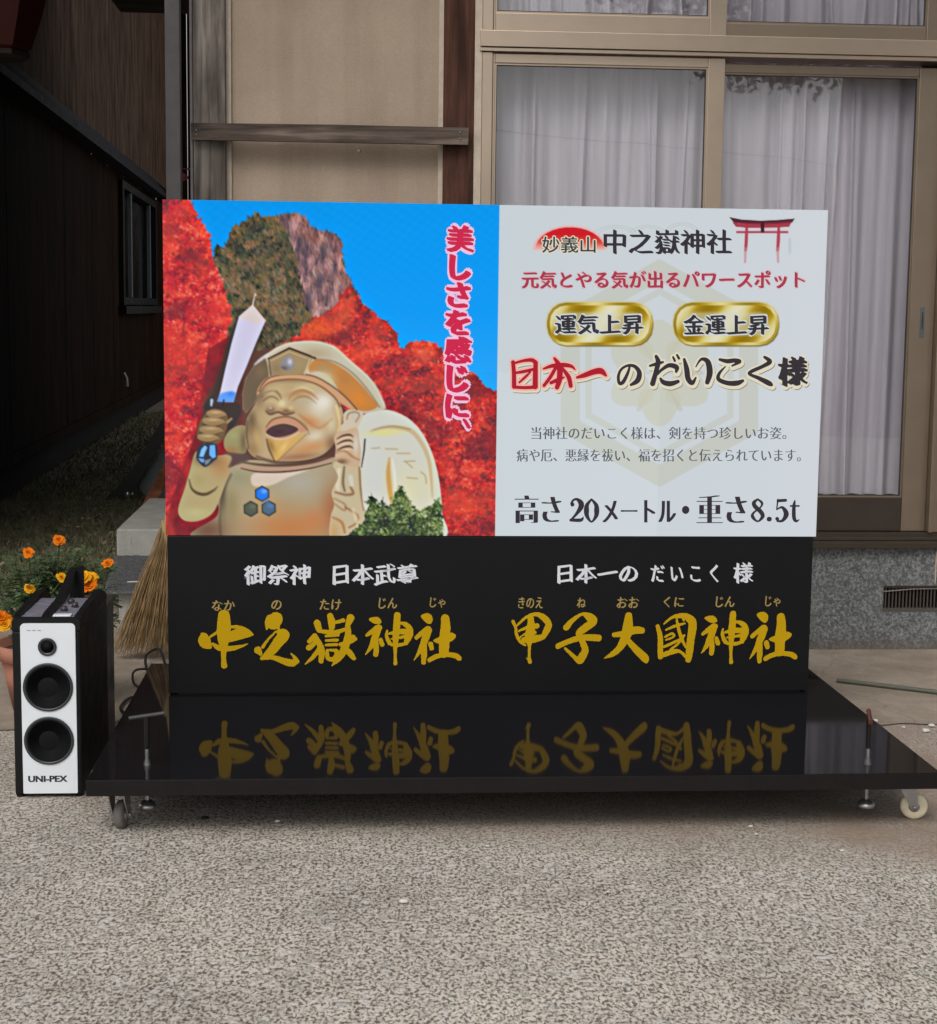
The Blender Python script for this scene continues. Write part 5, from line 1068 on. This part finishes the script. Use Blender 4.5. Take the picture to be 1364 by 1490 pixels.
for b, x0, x1, y0, y1 in [('なか', 307.5, 341.5, 873, 889), ('の', 394, 409.5, 873, 887.5), ('たけ', 464.5, 496, 871.5, 888), ('じん', 550.5, 578, 869.5, 886), ('じゃ', 625, 648, 869, 884.5), ('きのえ', 753.5, 790, 868.5, 885.5), ('ね', 839, 852.5, 869.5, 884.5), ('おお', 897, 929.5, 868.5, 885), ('くに', 965, 995, 868, 884), ('じん', 1041, 1069, 867.5, 884), ('じゃ', 1113, 1135.5, 867, 883)]:
    P_(b, (x0, y0, x1, y1), M_GOLD_D, offset=-.008, nib=(.065, -.035, 3), shear=.12)
for g in (G1, GT, GJ, GK, GU, GJ2): brush(g, M_GOLD, lp, -.0004, k=1.12, rag=.9)
# casters, levelling bolts
def caster(x, y, rot, wm, label=None):
    c, s_ = math.cos(rot), math.sin(rot)
    def T(p): return (x + p[0] * c - p[1] * s_, y + p[0] * s_ + p[1] * c, p[2])
    m = MB()
    m.add([T(v) for v in [(-.03,-.025,.107),(.03,-.025,.107),(.03,.025,.107),(-.03,.025,.107),(-.03,-.025,.1125),(.03,-.025,.1125),(.03,.025,.1125),(-.03,.025,.1125)]], [(0,3,2,1),(4,5,6,7),(0,1,5,4),(1,2,6,5),(2,3,7,6),(3,0,4,7)])
    for sd_ in (-1, 1):
        q = sd_ * .019; out = [(-.026, .106), (.018, .106), (.022, .044), (.018, .030), (.008, .030), (-.020, .078)]
        m.add([T((a, q, b)) for a, b in out] + [T((a, q + .003 * sd_, b)) for a, b in out], [tuple(range(6)), tuple(range(11, 5, -1))] + [(i, i + 6, (i + 1) % 6 + 6, (i + 1) % 6) for i in range(6)])
    fk = m.build('caster', M_ZINC, sign)
    if label: fk['label'] = label
    wv = MB().lathe([(.008, -.014), (.022, -.013), (.030, -.012), (.035, -.009), (.036, 0), (.035, .009), (.030, .012), (.022, .013), (.008, .014)], (0, 0, 0), 'y', 28)
    wv.v = [T((a + .014, b, cc + .036)) for a, b, cc in wv.v]; wv.build('wheel', wm, fk)
    hb_ = MB().lathe([(0, -.0155), (.013, -.0155), (.015, -.0135), (.015, .0135), (.013, .0155), (0, .0155)], (0, 0, 0), 'y', 18); hb_.v = [T((a + .014, b, cc + .036)) for a, b, cc in hb_.v]; hb_.build('hub', M_ZINC, fk)
    ax = MB().lathe([(0, -.026), (.006, -.026), (.006, .026), (0, .026)], (0, 0, 0), 'y', 10); ax.v = [T((a + .014, b, cc + .036)) for a, b, cc in ax.v]; ax.build('axle', M_ZINC, fk)
caster(-.033, -.84, R(78), M_WHEELG, 'front left caster seen edge on'); caster(2.045, -.815, R(-14), M_WHEELC, 'front right caster with cream wheel'); caster(-.03, .36, R(70), M_WHEELG); caster(2.03, .36, R(20), M_WHEELC)
def bolt(x, y, ang, knob):
    m = MB().tube([(x, y, PT), (x, y, .168)], .0075, 10).tube([(x, y, .1685), (x, y, .1975)], .0052, 8); m.lathe([(0, .0), (.009, .0), (.009, .005), (0, .005)], (x, y, PT), 'z', 6, False)
    b = m.build('levelling_bolt', M_ZINC, sign)
    MB().tube([(x, y, .200), (x, y, .283)], .0072, 8).build('rod', M_BLKST, b)
    dx, dy = math.cos(ang) * .045, math.sin(ang) * .045
    MB().tube([(x - dx, y - dy, .280), (x + dx, y + dy, .290)], .0062, 8).build('tee_handle', knob, b)
    MB().tube([(x, y, .113), (x, y, .062)], .006, 8).lathe([(0, 0), (.022, .002), (.024, .008), (.020, .016), (.008, .024), (0, .024)], (x, y, .038), 'z', 20).build('foot_pad', M_ZINC, b)
bolt(.032, -.79, R(8), plain('grey_steel_handle', (.05, .046, .05), .5, .3)); bolt(1.921, -.84, R(76), M_RED_K); bolt(.03, .38, R(10), M_BLKST); bolt(1.92, .38, R(60), M_BLKST)
# ================================================================ THE PA SPEAKER
spk = thing('pa_speaker', 'white-fronted portable PA speaker with black carry handles standing left of the platform', 'speaker', (-.265, -.3, 0))
X0, X1, Y0, Y1, ZT = -.354, -.172, -.55, -.05, .492
MB().box(X0, X1, Y0, Y1, .006, .462, .006).build('cabinet', M_SPK_B, spk)
MB().box(X0 + .012, X1 - .004, Y1 + .001, .125, .012, .445, .008).build('rear_section', M_SPK_G, spk, label='dark grey rear section')
# front plate with rounded top corners
def rrect(x0, x1, z0, z1, r_, n=5):
    P = []
    for (cx, cz, a0, rr) in [(x1 - r_, z1 - r_, 0, r_), (x0 + r_, z1 - r_, 90, r_), (x0 + .003, z0 + .003, 180, .003), (x1 - .003, z0 + .003, 270, .003)]:
        for k in range(n + 1): t = R(a0 + 90 * k / n); P.append((cx + rr * math.cos(t), cz + rr * math.sin(t)))
    return P
MB().prism(rrect(-.3305, -.1845, .0125, .4835, .012), 'y', -.556, -.5505).build('front_plate', M_SPK_W, spk)
MB().prism(rrect(X0, X1, .463, .497, .012), 'y', -.553, -.531).build('top_front_edge', M_SPK_B, spk)
fp = [o for o in spk.children if o.name.startswith('front_plate')][0]
def driver(z, r_, name, tw=False):
    d = MB().lathe([(r_, 0), (r_ + .003, -.0012), (r_ + .0035, -.003), (r_ + .001, -.0045), (r_ - .003, -.004), (r_ - .005, -.001)], (-.2590, -.5562, z), 'y', 40).build(name, M_RIM, spk)
    if tw: MB().lathe([(r_ - .004, -.002), (r_ * .62, -.0002), (r_ * .45, -.0006), (r_ * .3, -.004), (0, -.006)], (-.259, -.5564, z), 'y', 32).build('dome', M_CONE, d)
    else:
        MB().lathe([(r_ - .003, -.0025), (r_ * .90, -.0035), (r_ * .84, -.001), (r_ * .5, -.0005), (r_ * .42, -.0025), (r_ * .2, -.0048), (0, -.0054)], (-.259, -.5564, z), 'y', 40).build('grille', M_CONE, d)
driver(.4195, .0215, 'tweeter', True); driver(.3085, .0635, 'woofer'); driver(.1605, .0635, 'woofer')
def flat(x0, y0, x1, y1):
    return lambda u, v: (u, -v)
lettering('UNI-PEX', (-.3165, -.0615, -.2125, -.0450), plain('black_print', (.02, .02, .022), .6), fp, -.5563, offset=.025, nib=(.05, 0, 3), to=lambda u, v: (u, -v))
for k in range(3): MB().box(-.312 + k * .014, -.303 + k * .014, -.5565, -.5561, .463, .4655).build('status_mark', plain('grey_print', (.35, .36, .38), .6), fp)
# top deck and handles
MB().box(X0 + .019, X1 - .019, -.53, -.22, .4635, .4945, .001).build('control_deck', M_DECK, spk)
MB().box(X0 + .104, X1 - .03, -.520, -.49, .4950, .4985, .001).build('switch', M_SPK_W, spk)
for q in range(3): MB().lathe([(0, .012), (.009, .012), (.010, 0)], (X0 + .12 + (q % 2) * .02, -.43 + q * .06, .4950), 'z', 14).build('knob', M_SPK_G, spk)
for (xa, xb) in ((X0, X0 + .018), (X1 - .018, X1)):
    MB().prism([(-.53, .463), (-.53, .499), (-.34, .506), (-.14, .506), (-.052, .478), (-.052, .463)], 'x', xa, xb).build('side_rail', M_SPK_B, spk)
hx = (X0 + X1) / 2 - .004
MB().prism([(-.536, .498), (-.50, .504), (-.33, .508), (-.20, .530), (-.12, .552), (-.055, .556), (-.055, .528), (-.12, .520), (-.20, .508), (-.33, .490), (-.50, .486), (-.536, .480)], 'x', hx - .010, hx + .012).build('carry_handle', M_SPK_B, spk)
MB().prism([(-.075, .462), (-.04, .462), (-.04, .556), (-.075, .556)], 'x', hx - .010, hx + .028).build('handle_post', M_SPK_B, spk)
for (xf, yf) in ((X0 + .012, -.535), (X1 - .012, -.535), (X0 + .012, -.07), (X1 - .012, -.07)): MB().lathe([(.011, -.0055), (.012, 0)], (xf, yf, .0055), 'z', 12).build('foot', M_SPK_B, spk)
# ================================================================ MARIGOLDS
PX, PY = -.455, .47
pot = thing('flower_pot', 'terracotta flower pot standing behind the speaker at the left edge', 'flower pot', (PX, PY, 0))
MB().lathe([(.0, .006), (.098, .006), (.102, .0), (.145, .198), (.138, .198), (.13, .17), (0, .17)], (PX, PY, 0), 'z', 36).build('pot_body', M_TERRA, pot)
MB().lathe([(.146, .180), (.160, .182), (.163, .225), (.157, .230), (.148, .228), (.1395, .199)], (PX, PY, 0), 'z', 36).build('rim', M_TERRA, pot)
MB().lathe([(0, .008), (.137, .004)], (PX, PY, .198), 'z', 24).build('potting_soil', M_SOIL, pot)
mg = thing('marigold_plant', 'leafy marigold plant with orange flowers growing in the terracotta pot', 'plant', (PX, PY, .2))
rf = random.Random(21); FL = [(-.489,.42,.531,.016,0),(-.391,.42,.573,.017,0),(-.235,.42,.497,.016,0),(-.384,.42,.449,.016,1),(-.312,.40,.455,.023,1),(-.294,.40,.425,.022,0),(-.287,.42,.448,.018,1),(-.489,.42,.413,.015,1),(-.580,.40,.322,.022,0),(-.560,.39,.297,.020,1),(-.566,.41,.315,.018,0)]
def flower_mesh(seed):
    m = MB(); r = random.Random(seed)
    for ring_, (n, rad, tilt) in enumerate([(11, 1.0, .15), (9, .8, .55), (7, .55, 1.0), (4, .3, 1.3)]):
        for k in range(n):
            a = 6.283 * k / n + r.uniform(-.2, .2) + ring_ * .3; d = Vector((math.cos(a), math.sin(a), 0)); t = Vector((-math.sin(a), math.cos(a), 0)); u = Vector((0, 0, 1))
            L_ = rad * r.uniform(.85, 1.1); w_ = .30; b = d * .1; e = d * L_ * math.cos(tilt) + u * L_ * math.sin(tilt) * .8; md = b.lerp(e, .6) + u * .12
            m.add([b - t * w_ * .4, b + t * w_ * .4, md + t * w_, e + t * w_ * .7 + u * r.uniform(-.1, .1), e - t * w_ * .7 + u * r.uniform(-.1, .1), md - t * w_], [(0, 1, 2, 5), (5, 2, 3, 4)])
    m.lathe([(0, -.5), (.22, -.45), (.28, -.05), (.1, .1)], (0, 0, 0), 'z', 8); return m
fm_ = [flower_mesh(i) for i in range(3)]
stems = MB(); leaves = MB()
FL = [(.551 + (x - .551) * .982, y - .098, 1.338 + (z - 1.338) * .982, r_, kd) for x, y, z, r_, kd in FL]      # blooms moved along the view ray, clear of the leaves
for i, (x, y, z, r_, kind) in enumerate(FL):
    b = Vector((PX + rf.uniform(-.06, .06), PY + rf.uniform(-.05, .05), .2)); e = Vector((x, y, z - r_ * .45)); mid = b.lerp(e, .5) + Vector((rf.uniform(-.02, .02), 0, .03)); stems.tube([b, mid, e], [.0032, .0026, .002], 5)
    nrm = Vector((rf.uniform(-.4, .5), -1.0, rf.uniform(.5, 1.3))).normalized(); q = nrm.to_track_quat('Z', 'Y').to_matrix()
    m = MB(); src = fm_[i % 3]; m.v = [tuple(q @ (Vector(v) * r_ * 1.2) + Vector((x, y, z))) for v in src.v]; m.f = list(src.f); m.sm = list(src.sm)
    m.build('flower', M_YELLOW if kind else M_ORANGE, mg)
def leaf(mb, p, d, L_, w_):
    d = d.normalized(); sd_ = d.cross(Vector((0, 0, 1))); sd_ = sd_.normalized() if sd_.length > .1 else Vector((1, 0, 0)); u = sd_.cross(d)
    mb.add([p, p + d * L_ * .45 + sd_ * w_, p + d * L_ - u * L_ * .15, p + d * L_ * .45 - sd_ * w_], [(0, 1, 2, 3)])
for k in range(200):
    b = Vector((PX + rf.uniform(-.08, .08), PY + rf.uniform(-.07, .07), .2)); e = Vector((rf.gauss(-.40, .085), max(rf.gauss(.45, .055), .36), rf.uniform(.26, .52))); 
    if e.x > -.22: e.x = -.24
    md = b.lerp(e, .5) + Vector((rf.uniform(-.03, .03), rf.uniform(-.02, .02), .02)); stems.tube([b, md, e], [.0028, .002, .0012], 4)
    for j in range(9):
        t = .3 + .7 * j / 8; p = b.lerp(md, t * 2) if t < .5 else md.lerp(e, t * 2 - 1)
        ax = Vector((rf.gauss(0, 1), rf.gauss(0, 1), rf.gauss(.15, .6))).normalized(); n_ = rf.randint(3, 5); L2 = rf.uniform(.035, .06)
        for q in range(n_):
            pp = p + ax * L2 * (q + .3) / n_; sdv = ax.cross(Vector((0, 0, 1))).normalized() if abs(ax.z) < .95 else Vector((1, 0, 0))
            for sgn in (-1, 1): leaf(leaves, pp, ax * .5 + sdv * sgn * .9, rf.uniform(.018, .034), rf.uniform(.0035, .0075))
stems.build('stems', M_STEM, mg); o = put('foliage', leaves.mesh('foliage'), M_LEAF, mg); o['kind'] = 'stuff'
# ================================================================ CABLES, POLE, PEBBLES
def smooth(pts, n=6): return [tuple(p) for p in catmull(pts, False, n)]
def cable(pts, r_, mat, label, org):
    MB().tube(smooth(pts), r_, 7).build('cable', mat, None, org, label=label, category='cable')
cable([(.12, .34, .163), (.02, .45, .20), (-.03, .55, .16), (-.10, .75, .012), (-.17, .95, .012), (-.20, 1.12, .04), (-.16, 1.2, .05), (-.12, 1.05, .012), (-.08, .80, .012), (-.02, .58, .06), (.06, .42, .163)], .0052, M_CABLEB, 'black cable looped on the concrete at the back left corner of the platform', (-.05, .7, 0))
cable([(-.03, .62, .012), (-.14, .70, .012), (-.20, .78, .012), (-.215, .92, .03), (-.15, 1.02, .012), (-.05, .98, .010)], .0042, M_CABLEB, 'thinner black cable curling below the broom', (-.15, .8, 0))
cable([(-.23, .14, .10), (-.22, .22, .012), (-.16, .32, .012), (-.13, .45, .012), (-.15, .58, .012), (-.19, .55, .014), (-.20, .42, .012), (-.15, .30, .013), (-.11, .42, .013)], .0055, M_CABLEB, 'coiled black cable on the ground behind the speaker', (-.17, .4, 0))
cable([(-.215, .17, .012), (-.165, .28, .020), (-.145, .40, .016), (-.175, .50, .012), (-.14, .60, .012)], .0048, M_CABLEW, 'pale grey cable in the coil behind the speaker', (-.17, .4, 0))
MB().tube([(2.325, .795, .012), (2.62, .603, .012), (3.2, .23, .012)], .0085, 10).build('garden_pole', M_POLE, None, (2.6, .6, 0), label='thin grey-green pole lying on the concrete right of the platform', category='pole')
def pebble(x, y, r_, seed, lab):
    bm = bmesh.new(); bmesh.ops.create_icosphere(bm, subdivisions=2, radius=r_); rr = random.Random(seed)
    for v in bm.verts: v.co *= rr.uniform(.85, 1.12)
    for v in bm.verts: v.co.z *= .6; v.co.x *= 1.25
    me = bpy.data.meshes.new('pebble'); bm.to_mesh(me); bm.free(); o = put('pebble', me, M_PEB); o.location = (x, y, r_ * .55 + .002)
    o['label'] = lab; o['category'] = 'pebble'; o['group'] = 'white pebbles scattered around the platform'
for i, (x, y, r_) in enumerate([(2.284,.221,.008),(2.407,.083,.010),(2.45,.150,.009),(1.601,-.885+.0,.005),(1.60,-.95,.0045),(.677,-1.41,.008),(.368,-.80,.006),(2.24,-.033,.006),(2.274,-.116,.005),(1.152,-1.361,.004),(1.784,-1.088,.0045),(2.353,.138,.005),(2.16,-1.0,.005),(.9,-1.02,.004),(2.42,-.05,.006)]): pebble(x, y, r_, i, (['white pebble lying beside the right platform edge behind the bolt', 'largest white pebble on the concrete at the right picture edge', 'white pebble above the largest one at the right picture edge'] + [None] * 2 + ['white pebble lying alone on the open paving in front'] + [None] * 9)[i] or 'tiny white pebble, one of several specks loose on the paving by the platform')
MB().lathe([(0, .006), (.009, .004), (.011, 0)], (.177, -.757, .001), 'z', 9).build('rubber_cap', M_CABLEB, None, (.177, -.757, 0), label='small black rubber cap lying on the ground in front under the platform', category='cap')
lf = MB(); rl = random.Random(31)
for k in range(60):
    x, y = rl.uniform(-.6, 3.2), rl.uniform(.5, 1.36); 
    if -.12 < x < 2.12 and y < .5: continue
    s_ = rl.uniform(.003, .008); a = rl.uniform(0, 6.3); z = .0065
    lf.add([(x + math.cos(a + q) * s_ * f, y + math.sin(a + q) * s_ * f, z + (.002 if q in (0, 3.14) else 0)) for q, f in ((0, 1), (1.3, .5), (3.14, 1), (4.6, .5))], [(0, 1, 2, 3)])
o = put('ground_debris', lf.mesh('ground_debris'), M_SOIL); o['kind'] = 'stuff'; o['label'] = 'specks of dirt and leaf crumbs on the concrete'; o['category'] = 'debris'
